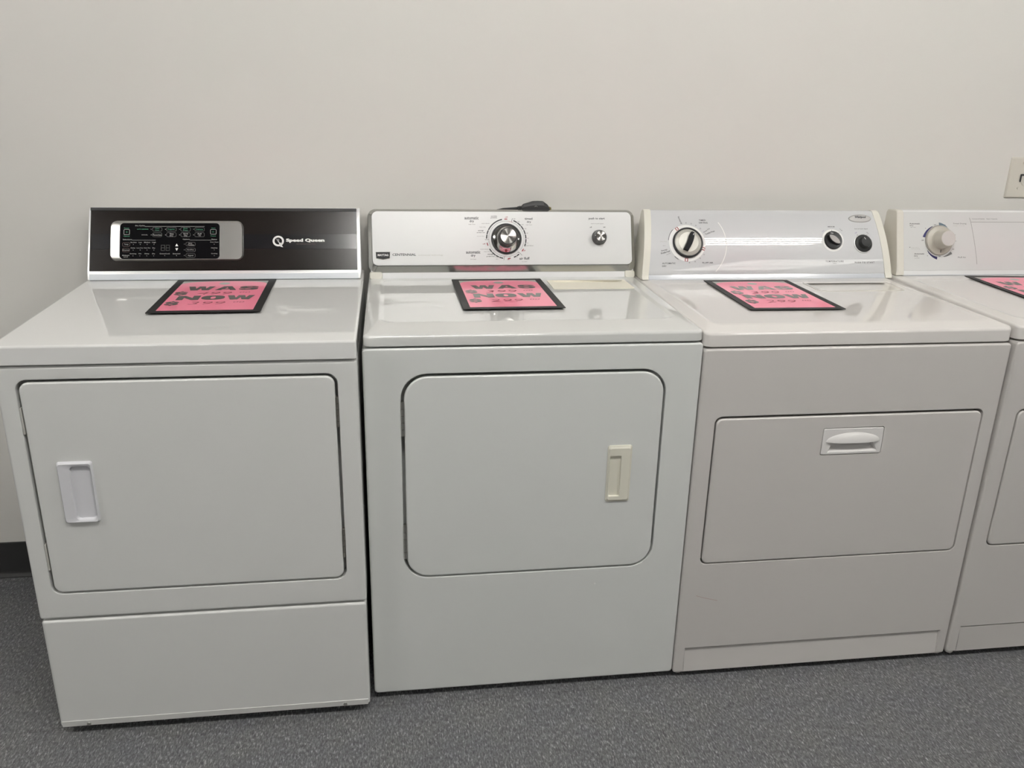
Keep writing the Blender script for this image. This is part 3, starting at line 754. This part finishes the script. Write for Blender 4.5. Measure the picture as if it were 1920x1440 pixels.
    bm = bmesh.new(); lathe(bm, [(.0415, -.001), (.0415, .003), (.0405, .004), (.0375, .004), (.0368, .003)], 64, cap=False)
    ring = finish(bm, 'timer_dial', black_plastic, root, K)
    bm = bmesh.new(); lathe(bm, [(.0370, 0), (.0370, .0030), (.034, .0042), (.028, .0075), (.0262, .010), (.0255, .0108)], 64); finish(bm, 'dial_skirt', chrome, ring)
    bm = bmesh.new(); lathe(bm, [(.0258, .008), (.0250, .012), (.0234, .040), (.0232, .0425)], 64, cap=False); lathe(bm, [(.0232, .0425), (.0226, .0436), (.0212, .0436), (.0208, .0430), (.0205, .0428)], 64, cap=False, mi=1)
    finish(bm, 'dial_grip', [knob_grey, black_plastic], ring, angle=30)
    bm = bmesh.new(); lathe(bm, [(.0209, .041), (.0209, .0430), (0, .0430)], 64); finish(bm, 'dial_cap', radial, ring)
    bm = bmesh.new(); strip(bm, [(.0285, .0005), (.0355, .0005)], .0011, lambda x, y: (x, y, .0078 if x < .03 else .0045)); finish(bm, 'dial_pointer', black_plastic, ring, smooth=False)
    bm = bmesh.new(); strip(bm, [(-.002, -.0300), (-.0022, -.0362)], .006, lambda x, y: (x, y, .0070 if y > -.033 else .0042)); finish(bm, 'dial_mark', INK['r'], ring, smooth=False)
    K = F @ Matrix.Translation((.6290, .1095, .010))
    bm = bmesh.new(); lathe(bm, [(.0210, -.001), (.0208, .003), (.0195, .005), (.0185, .007), (.0155, .0200), (.0150, .0215), (.0140, .0220), (.0134, .0214)], 56, cap=False)
    k2 = finish(bm, 'start_knob', knob_grey, root, K, angle=50)
    bm = bmesh.new(); lathe(bm, [(.0138, .018), (.0136, .0216), (0, .0216)], 56); finish(bm, 'knob_cap', radial, k2)
    return root

# ================================================================== dryers 3 and 4: drop-down door bodies
def lower_body(root, w, D, lean):
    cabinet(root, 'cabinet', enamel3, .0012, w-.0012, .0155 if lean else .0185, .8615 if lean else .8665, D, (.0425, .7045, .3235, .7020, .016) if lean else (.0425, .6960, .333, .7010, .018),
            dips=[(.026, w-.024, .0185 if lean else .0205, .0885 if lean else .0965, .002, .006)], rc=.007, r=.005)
    for x in (.0165, w-.0165):
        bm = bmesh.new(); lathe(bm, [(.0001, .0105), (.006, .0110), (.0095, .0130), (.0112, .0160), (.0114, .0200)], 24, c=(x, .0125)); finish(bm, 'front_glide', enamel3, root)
    feet(root, w, D, .018)
    a, b, c, d_ = (.0458, .7012, .3262, .6970) if lean else (.046, .6925, .336, .6960)
    hx = .3068
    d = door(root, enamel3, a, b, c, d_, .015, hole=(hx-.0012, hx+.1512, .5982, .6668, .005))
    bm = bmesh.new()
    L = [XZ(rr(hx+.0004, hx+.1496, .6000, .6650, .004), .012), XZ(rr(hx+.0004, hx+.1496, .6000, .6650, .004), -.0010), XZ(rr(hx+.002, hx+.148, .6015, .6635, .004), -.0020)]
    vl = loft(bm, L, True, False)
    # finger pocket under the lip
    T = [(hx+.126, .6330), (hx+.026, .6330), (hx+.016, .6060), (hx+.140, .6060)]
    T2 = [(hx+.122, .6325), (hx+.030, .6325), (hx+.026, .6190), (hx+.128, .6190)]
    hv = loft(bm, [XZ(T, -.0020), XZ(T2, .0170)], False, True)
    fill_holes(bm, [vl[-1], hv[0]])
    finish(bm, 'door_handle', M('handle_white', (.78, .765, .75), .25, coat=.6), d, angle=30)
    bm = bmesh.new(); g = []
    nu, nv = 24, 8
    for i in range(nu+1):
        u = i/nu; X = hx+.0085+.135*u; hump = max(math.sin(PI*u), 0)**.5
        top = .6335+.0235*hump+.0002; P = .0080*min(1, hump*1.15)
        g.append([bm.verts.new((X, -.0018-P*math.cos(PI/2*(j/nv))**.8 if j < nv else -.0018, .6325-.002*hump+(top-.6325)*(j/nv))) for j in range(nv+1)])
    for i in range(nu):
        for j in range(nv): bm.faces.new((g[i][j], g[i+1][j], g[i+1][j+1], g[i][j+1]))
    bk = [bm.verts.new((v[0].co.x, -.0016, v[0].co.z+.001)) for v in g]
    for i in range(nu): bm.faces.new((g[i][0], bk[i], bk[i+1], g[i+1][0]))
    finish(bm, 'handle_lip', bpy.data.materials['handle_white'], d, angle=50)
    return d

def bulge(s, b=.0115):
    t = min(max((s-.0165)/.1814, 0), 1); return b*4*t*(1-t)

def dryer_dial():
    w, D = .7412, .625
    root = empty('clothes_dryer', (.7342, -.6669, 0), rx=-.0022)
    tag(root, 'white drop-down door dryer, curved glossy console with big dial and two small dark knobs', 'dryer')
    lower_body(root, w, D, True)
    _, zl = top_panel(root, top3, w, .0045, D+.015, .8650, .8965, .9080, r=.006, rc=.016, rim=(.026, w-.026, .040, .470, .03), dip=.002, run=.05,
                      hole=(.4450, .6950, .3560, .4880, .022), dish=.008)
    bm = bmesh.new()
    L = [XY(rr(.4462, .6938, .3572, .4868, .021), zl-.009), XY(rr(.4462, .6938, .3572, .4868, .021), zl+.0010), XY(rr(.4500, .6900, .3610, .4860, .02), zl+.0014), XY(rr(.4660, .6780, .3720, .4858, .012), zl-.003)]
    loft(bm, L); finish(bm, 'lint_filter_cover', M('white_tray', (.78, .75, .70), .2, coat=.8), root, angle=25)
    F, Lf = face_frame(.5054, .9084, .598, 1.0833)
    inv = F
    S = [.0165+.1814*i/18 for i in range(19)]
    face = [inv @ Vector((0, s, bulge(s)+.001*0)) for s in S]
    prof = [(.5120, .9070)] + [(inv @ Vector((0, .0005, -.002))).yz[:], (inv @ Vector((0, .0150, -.002))).yz[:]] + [(v.y, v.z) for v in face] + [(.606, 1.0850), (.616, 1.0835), (.622, 1.075), (.622, .9070)]
    prof = [tuple(q) for q in prof]
    body = profile_body(root, 'console', pearl, .020, w-.022, prof, taper=(.908, 1.085, .0185), bev=0)
    pc = [(.5120, .9070)] + [(inv @ Vector((0, s_, bulge(s_)+.0014))).yz[:] for s_ in [.0005, .009] + S] + [(.6060, 1.0866), (.616, 1.0850), (.6235, 1.076), (.6235, .9070)]
    for sgn, x0, x1 in ((1, .0025, .0215), (-1, w-.0225, w-.0025)):
        bm = bmesh.new()
        def X(x, z): return x+sgn*.020*min(max((z-.908)/.177, 0), 1)
        # foot piece flares slightly at the bottom
        vl = loft(bm, [[(X(x0, z), y, z) for y, z in pc], [(X(x1, z), y, z) for y, z in pc]])
        o = vl[0] if sgn == 1 else vl[1]
        es = [e for e in bm.edges if e.verts[0] in o and e.verts[1] in o]
        es = [e for e in es if e.calc_length() > .004]; bmesh.ops.bevel(bm, geom=es, offset=.0035, segments=3, profile=.5, affect='EDGES', clamp_overlap=True)
        finish(bm, 'console_end_cap', cream_light, root, angle=22)
    bm = bmesh.new(); box(bm, .0235, w-.0245, .0010, .0145, -.006, -.0012, .0008)
    finish(bm, 'console_strip', M('console_strip_grey', (.58, .60, .64), .2, coat=.6), root, F)
    e = .0004
    def p(x, s): return (x, s, bulge(s)+e)
    def pl(q): return lambda x, s: (x, s, bulge(s)+q)
    o = D1['off3']; c = (.1380, .1018)
    bm = bmesh.new(); arc(bm, c, .1093, .1093, .1118, .1118, -46, 33, pl(.0006), n=48)
    finish(bm, 'console_arc', INK['W'], root, F, smooth=False)
    ks = ['k', 'g', 'p', 'v', 'r', 'W']; bo = {'k': .017, 'g': .008}
    (tx, ts), (sx, ss), (bx, bs), (b1x, _), (_, b2s) = D1['kn3']
    def dots(idx):
        def f(bm):
            for x, s in [D1['ticks3'][i] for i in idx]: flat(bm, [(x+.0011*math.cos(a*PI/5), s+.0011*math.sin(a*PI/5)) for a in range(10)], pl(.0007))
            if 0 in idx: arc(bm, (tx, ts), .024, .024, .0326, .0326, 0, 360, p, 5, 64)
        return f
    lettering(root, 'temperature_lettering', [it for it in D1['t3'] if .4 < it[1] < .612], ks, F, p, bo, dots([0, 1]))
    lettering(root, 'start_lettering', [it for it in D1['t3'] if it[1] > .612 and it[2] > .06], ks, F, p, bo, dots([2, 3]))
    lettering(root, 'function_lettering', [it for it in D1['t3'] if it[1] > .612 and it[2] < .06], ks, F, p, bo)
    bm = bmesh.new()
    for it in D1['t3']:
        if it[1] < .4: text(bm, it[0], it[1], it[2], it[3], it[4], ang=it[6] if len(it) > 6 else 0, bold=bo.get(it[5], .004), mi=ks.index(it[5]), put=p)
    c0 = (.1360, .1020)
    arc(bm, c0, .0425, .0425, .0520, .0520, 0, 360, pl(.0003), 5, 72)
    arc(bm, c0, .0532, .0532, .0545, .0545, 135, 172, p, 0); arc(bm, c0, .0532, .0532, .0548, .0548, 225, 239, p, 0)
    for a in (123, 264, -21):
        x, y = math.cos(math.radians(a)), math.sin(math.radians(a)); q = lambda r_, t_: (c0[0]+r_*x-t_*y, c0[1]+r_*y+t_*x)
        band(bm, [q(.0435, -.0045), q(.0525, -.0045), q(.0525, .0045), q(.0435, .0045)], [q(.0447, -.0022), q(.0515, -.0022), q(.0515, .0022), q(.0447, .0022)], pl(.0006), 4)
    finish(bm, 'timer_lettering', [INK[k] for k in ks], root, F, smooth=False)
    def KM(x, s, lift=0):
        return F @ Matrix.Translation((x, s, bulge(s)+lift))
    # main dial
    K = KM(.1373, .1021)
    bm = bmesh.new(); lathe(bm, [(.0430, -.003), (.0428, .004), (.0412, .0060), (.0385, .0055), (.0378, .003)], 64, cap=False)
    ring = finish(bm, 'timer_dial', black_plastic, root, K)
    bm = bmesh.new(); lathe(bm, [(.0380, .001), (.0378, .0036), (.034, .0058), (.0295, .0068), (.0285, .0078), (.0275, .0080), (.020, .0068), (0, .0060)], 64)
    finish(bm, 'dial_disc', knob_silver, ring)
    bm = bmesh.new(); ang = math.radians(-25); pts = []
    for i in range(13):
        t = i/12; y = -.0275+.055*t; bend = .0030*math.sin(PI*t); hw = .0064-.0022*max(0, (t-.75)/.25)**2
        pts.append((y, bend, hw))
    def rot(x, y): return (x*math.cos(ang)-y*math.sin(ang), x*math.sin(ang)+y*math.cos(ang))
    loops = []
    for y, bd, hw in pts:
        q = [(-hw*1.12, .0065), (-hw, .0165), (-hw*.8, .0182), (hw*.8, .0182), (hw, .0165), (hw*1.12, .0065)]
        loops.append([(*rot(x+bd, y), z) for x, z in q])
    loft(bm, loops); finish(bm, 'dial_grip', M('dark_grip', (.014, .015, .017), .6, spec=.12), ring, angle=45)
    bm = bmesh.new(); strip(bm, [rot(.003, .019), rot(.003, .0245)], .0016, put0(.0185)); finish(bm, 'dial_pointer', INK['W'], ring, smooth=False)
    # temperature knob
    K = KM(tx+.0002, ts)
    bm = bmesh.new(); lathe(bm, [(.0268, -.003), (.0266, .002), (.0250, .0045), (.0165, .0030), (0, .0026)], 56)
    k = finish(bm, 'temperature_knob', black_plastic, root, K)
    bm = bmesh.new(); ang = math.radians(40); loops = []
    def lens(q, wd): 
        o_ = []
        for i in range(20):
            a = 2*PI*i/20; x = q*math.cos(a); y = wd*math.sin(a)*(abs(math.sin(a))**.3); o_.append((x*math.cos(-ang)-y*math.sin(-ang), x*math.sin(-ang)+y*math.cos(-ang)))
        return o_
    loft(bm, [XY(lens(.0215, .0105), .002), XY(lens(.0205, .0098), .0105), XY(lens(.0195, .0090), .0115)], mi=0)
    loft(bm, [XY(lens(.0185, .0080), .0114), XY(lens(.0182, .0078), .0119)], mi=1)
    finish(bm, 'knob_grip', [black_plastic, grip_grey], k, angle=40)
    bm = bmesh.new(); strip(bm, [(-.007, .0205), (.001, .0195)], .0014, put0(.0042)); finish(bm, 'knob_pointer', INK['W'], k, smooth=False)
    # start knob
    K = KM(sx, ss)
    bm = bmesh.new(); lathe(bm, [(.0285, -.003), (.0280, .0012), (.0262, .0018)], 56); finish(bm, 'knob_collar', M('clear_collar', (.62, .62, .62), .12, coat=1), root, K)
    bm = bmesh.new(); lathe(bm, [(.0256, .001), (.0254, .0035), (.0235, .0055), (.0170, .0065), (.0160, .0085), (.0152, .0165), (.0140, .0180), (0, .0186)], 56)
    k = finish(bm, 'start_knob', M('knob_charcoal', (.022, .023, .023), .5, spec=.25), root, K)
    bm = bmesh.new(); strip(bm, [(-.006, .0128), (-.0018, .0065)], .0014, put0(.0188)); finish(bm, 'knob_pointer', INK['W'], k, smooth=False)
    # oval badge
    K = KM(bx, bs); A_, B_ = b1x-bx, bs-b2s
    def oval(q): return [((A_-q)*math.cos(2*PI*i/40), (B_-q)*math.sin(2*PI*i/40)) for i in range(40)]
    bm = bmesh.new(); loft(bm, [XY(oval(0), -.001), XY(oval(0), .0016), XY(oval(.0010), .0026), XY(oval(.005), .0034)])
    bd = finish(bm, 'badge', M('badge_metal', (.42, .41, .40), .5, metal=.5), root, K)
    it = D1['wp'][0]; bm = bmesh.new(); text(bm, it[0], it[1]-bx, it[2]-bs, it[3], it[4], bold=.05, put=put0(.0037), shear=.2); finish(bm, 'badge_lettering', INK['k'], bd, smooth=False)
    bm = bmesh.new(); strip(bm, [(.0408, .2376), (.062, .2300), (.0967, .2203)], .0009, lambda x, z: (x, -.0002, z)); finish(bm, 'scratch', M('scratch_red', (.45, .28, .26), .6), root, smooth=False)
    return root

def dryer_cream():
    w, D = .737, .63
    root = empty('clothes_dryer', (1.4785, -.6685, 0), rx=.0053)
    tag(root, 'white dryer with flat white console and tall cream knob, cut off by right edge', 'dryer')
    lower_body(root, w, D, False)
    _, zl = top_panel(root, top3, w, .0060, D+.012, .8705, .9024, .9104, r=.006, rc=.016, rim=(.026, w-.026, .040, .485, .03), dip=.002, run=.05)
    F, Lf = face_frame(.5158, .9106, .5723, 1.0865)
    prof = [(.522, .9095), (.5165, .9130), (.5200, .9250)] + [(.5705, 1.0810), (.576, 1.0860), (.585, 1.0875), (.620, 1.084), (.626, 1.076), (.626, .9095)]
    body = profile_body(root, 'console', white_plastic, .0285, w-.0285, prof, bev=0)
    for sgn, x0, x1 in ((1, .0112, .0295), (-1, w-.0295, w-.0112)):
        bm = bmesh.new(); pc = [(y-.0012 if i < 5 else y, z+(.001 if i > 2 and z > 1 else 0)) for i, (y, z) in enumerate(prof)]
        vl = loft(bm, [[(x0 - (sgn*.006 if (z < .92 and sgn == 1) else 0), y, z) for y, z in pc], [(x1, y, z) for y, z in pc]])
        o = vl[0] if sgn == 1 else vl[1]
        es = [e for e in bm.edges if e.verts[0] in o and e.verts[1] in o]
        bmesh.ops.bevel(bm, geom=es, offset=.0045, segments=4, profile=.5, affect='EDGES', clamp_overlap=True)
        finish(bm, 'console_end_cap', M('end_cap_cream', (.72, .69, .62), .35, coat=.3), root, angle=45)
    def plate(name, m, x0, x1, s0, s1, n0, n1):
        bm = bmesh.new(); loft(bm, [XY(rr(x0, x1, s0, s1, .001), n0), XY(rr(x0, x1, s0, s1, .001), n1-.0004), XY(rr(x0+.0004, x1-.0004, s0+.0004, s1-.0004, .001), n1)])
        return finish(bm, name, m, root, F)
    pan = plate('control_panel', M('console_face_white', (.69, .69, .68), .35, coat=.5), .030, w-.030, .0145, .1815, -.004, .0012)
    plate('console_strip', bpy.data.materials['console_strip_grey'], .0285, w-.0285, .0005, .0130, -.004, .0000)
    p = put0(.0015); ks = ['k', 'g', 'p', 'b', 's', 'L', 'r']; bo = {'k': .020, 'g': .006}
    l = D1['l4']; c = (.1405, .0985)
    def rule(bm): strip(bm, l[0:6], .0011, p, 5); strip(bm, [l[1], (.700, l[1][1])], .0010, p, 5)
    lettering(root, 'panel_lettering', [it for it in D1['t4'] if it[1] > .235], ks, F, p, bo, rule)
    bm = bmesh.new()
    for it in D1['t4']:
        if it[1] < .235: text(bm, it[0], it[1], it[2], it[3], it[4], bold=bo.get(it[5], .004), mi=ks.index(it[5]), put=p)
    flat(bm, [(l[7][0]+.0012*math.cos(a*PI/5), l[7][1]+.0012*math.sin(a*PI/5)) for a in range(10)], p)
    arc(bm, c, .0455, .0460, .0535, .0475, 167, 117, p, 3); arc(bm, c, .0458, .0458, .0535, .0470, 261, 215, p, 3)
    arc(bm, c, .0450, .0450, .0530, .0465, 92, 58, p, 4); arc(bm, c, .0455, .0455, .0530, .0470, 318, 285, p, 1)
    arc(bm, c, .0450, .0450, .0457, .0457, 0, 360, p, 2, 72)
    for a in (140, 228): flat(bm, [(c[0]+.0565*math.cos(math.radians(a))+.001*math.cos(k*PI/4), c[1]+.0565*math.sin(math.radians(a))+.001*math.sin(k*PI/4)) for k in range(8)], p)
    finish(bm, 'timer_lettering', [INK[k] for k in ks], root, F, smooth=False)
    K = F @ Matrix.Translation((.1389, .1001, .0015))
    bm = bmesh.new(); lathe(bm, [(.0428, -.001), (.0428, .0015), (.0415, .0022)], 64); sk = finish(bm, 'timer_dial', M('dial_outer_ring', (.30, .28, .25), .35), root, K)  # outer ring of the dial, darker than the cream skirt
    bm = bmesh.new(); lathe(bm, [(.0408, .001), (.0405, .0045), (.036, .0075), (.0275, .0085), (.0265, .0105), (.0258, .0110)], 64); finish(bm, 'dial_skirt', knob_cream, sk)
    bm = bmesh.new(); lathe(bm, [(.0262, .008), (.0250, .012), (.0228, .0400), (.0215, .0420), (.0208, .0421)], 64, cap=False); finish(bm, 'dial_grip', knob_cream, sk)
    bm = bmesh.new(); lathe(bm, [(.0210, .040), (.0208, .0424), (0, .0428)], 64); finish(bm, 'dial_cap', knob_cap_cream, sk)
    bm = bmesh.new(); strip(bm, [(-.0005, -.0275), (-.001, -.0355)], .0022, lambda x, y: (x, y, .0090 if y > -.030 else .0082)); finish(bm, 'dial_pointer', INK['k'], sk, smooth=False)
    return root

dryer_brown(); dryer_silver(); dryer_dial(); dryer_cream()

# ------------------------------------------------------------------ price signs
def price_sign(loc, rz, rx, label, was, now):
    W, H = .240, .334; B = .0175
    bm = bmesh.new()
    loft(bm, [XY(rr(-W/2, W/2, 0, H, .002, 2), 0), XY(rr(-W/2, W/2, 0, H, .002, 2), .0012), XY(rr(-W/2+B, W/2-B, B, H-B, .001, 2), .0012), XY(rr(-W/2+B, W/2-B, B, H-B, .001, 2), .0008)])
    root = finish(bm, 'price_sign', sign_black, None, smooth=False)
    root.location = loc; root.rotation_euler = (rx, 0, rz)
    tag(root, label, 'sign', 'was and now price signs')
    w2, y0, y1 = W/2-B, B, H-B; z = .0010; p = put0(z)
    bm = bmesh.new()
    # pink sheet with an arched top, grey corners and grey hole
    n = 24; ya = y1-.045
    top = [(w2*math.cos(PI*i/n), ya+.043*math.sin(PI*i/n)**.62) for i in range(n+1)]
    vs = [bm.verts.new((x, y, z)) for x, y in [(-w2, y0), (w2, y0)]+top]; bm.faces.new(vs)
    for half in (range(0, n//2+1), range(n//2, n+1)):
        h = [top[i] for i in half]
        cn = (w2, y1) if h[0][0] > .01 else (-w2, y1)
        mid = (0, y1); pts = h+[mid, cn] if cn[0] > 0 else [mid]+h+[cn]
        bm.faces.new([bm.verts.new((x, y, z)) for x, y in pts]).material_index = 1
    arc(bm, (0, y1-.030), 0, 0, .013, .013, 0, 360, put0(z+.0002), 1, 28)
    finish(bm, 'paper', [pink, pink_grey], root, smooth=False)
    p = put0(z+.0004)
    for word, amt, y in (('WAS', was, y1-.083), ('NOW', now, y0+.118)):
        bm = bmesh.new(); x = -.078 if word == 'WAS' else -.082
        for ch, wd in zip(word, (.062, .050, .046) if word == 'WAS' else (.050, .052, .062)):
            block(bm, ch, x, x+wd, y-.021, y+.021, p); x += wd+.004
        block(bm, '$', -.098, -.068, y-.021-.052, y-.021-.010, p)
        finish(bm, 'printed_lettering', sign_ink, root, smooth=False)
        bm = bmesh.new(); text(bm, amt, -.006, y-.052, .076, .026, bold=-.012, put=p, shear=.25); text(bm, '00', .062, y-.046, .024, .012, bold=-.010, put=p, shear=.25)
        finish(bm, 'handwritten_price', pen_ink, root, smooth=False)
    return root
def on_top(ox, oy, rx, x, y, z):  # point given on a dryer's own axes
    return (ox+x, oy+y*math.cos(rx)-z*math.sin(rx), y*math.sin(rx)+z*math.cos(rx))
price_sign(on_top(-.6944, -.7032, .0026, .3495, .2105, .9153), math.radians(.9), .0026, 'pink was and now price sign lying on the brown-console dryer at the left', '499', '399')
price_sign(on_top(.0005, -.6642, -.0055, .3425, .1860, .9112), math.radians(.6), -.0055, 'pink was and now price sign lying on the dryer with the silver console', '399', '299')
price_sign(on_top(.7342, -.6669, -.0022, .2870, .1560, .9086), math.radians(-1.0), -.0022, 'pink was and now price sign lying on the dryer with the curved console', '399', '299')
price_sign(on_top(1.4785, -.6685, .0053, .3105, .1650, .9108), math.radians(-3.5), .0053, 'pink was and now price sign cut off by the right edge of the photo', '399', '299')

# ------------------------------------------------------------------ power cord behind the silver console
cr = empty('power_cord', (.445, -.036, 1.078)); tag(cr, 'black appliance power cord with moulded plug lying on top of the silver console', 'power cord')
bm = bmesh.new()
Q = [(-.028, .0085, .012), (-.020, .017, .013), (.006, .0245, .014), (.020, .0250, .015), (.034, .0245, .015), (.046, .016, .0145), (.052, .006, .013)]
loft(bm, [[(x, -hw, .0), (x, -hw, h*.62), (x, -hw*.6, h), (x, hw*.6, h), (x, hw, h*.62), (x, hw, .0)] for x, h, hw in Q])
bmesh.ops.bevel(bm, geom=bm.edges[:], offset=.0012, segments=2, affect='EDGES')
finish(bm, 'plug', rubber, cr)
bm = bmesh.new(); 
for k in range(3): box(bm, -.036+k*.0032, -.034+k*.0032, -.009, .009, .001, .0100+.0006*k, .0006)
tube(bm, [(-.036, 0, .005), (-.026, 0, .006)], .0048, 12); finish(bm, 'strain_relief', rubber, cr)
bm = bmesh.new(); tube(bm, [(-.034, 0, .0055), (-.05, .001, .0040), (-.075, .006, .0015), (-.095, .016, -.004), (-.108, .0215, -.03), (-.112, .022, -.12), (-.110, .022, -.3)], .0038, 12)
finish(bm, 'cable', rubber, cr)
bm = bmesh.new()
for y in (-.0085, .0, .0085): box(bm, .048, .0555, y-.001, y+.001, .0005, .0090, .0004)
finish(bm, 'prong', brass, cr)
bm = bmesh.new(); arc(bm, (.012, .010), .0032, .0032, .0042, .0042, 20, 160, lambda x, z: (x, -.0153, z), n=10)
finish(bm, 'plug_mark', INK['p'], cr, smooth=False)

# ------------------------------------------------------------------ wall outlet
ot = empty('wall_outlet', (1.951, 0, 1.1755)); tag(ot, 'ivory appliance outlet plate on the wall above the right-hand dryer', 'outlet')
bm = bmesh.new(); loft(bm, [XZ(rr(-.0595, .0595, -.0595, .0595, .004), 0), XZ(rr(-.0595, .0595, -.0595, .0595, .004), -.002), XZ(rr(-.056, .056, -.056, .056, .003), -.0058), XZ(rr(-.053, .053, -.053, .053, .003), -.0062)])
pl_ = finish(bm, 'cover_plate', outlet_plastic, ot, angle=25)
bm = bmesh.new(); lathe(bm, [(.0270, 0), (.0270, .0010), (.0262, .0014)], 48); fc = finish(bm, 'receptacle', M('receptacle_face', (.60, .58, .52), .3), ot, Matrix.Translation((.006, -.0060, 0)) @ Matrix.Rotation(PI/2, 4, 'X'))
bm = bmesh.new()
for pts in ([(-.030, .011), (-.014, .011), (-.014, .006), (-.0245, .006), (-.0245, -.012), (-.030, -.012)], [(.004, .010), (.008, .012), (.016, -.006), (.012, -.008)], [(-.010, -.010), (-.006, -.012), (.0, .0), (-.004, .002)]):
    flat(bm, pts, lambda x, z: (x+.006, -.0077, z))
finish(bm, 'slot', dark_void, ot, smooth=False)
for x, z in ((-.021, .043), (-.0235, -.030), (.03, .043)):
    screw(ot, x, z, -.0060, outlet_plastic, .003)
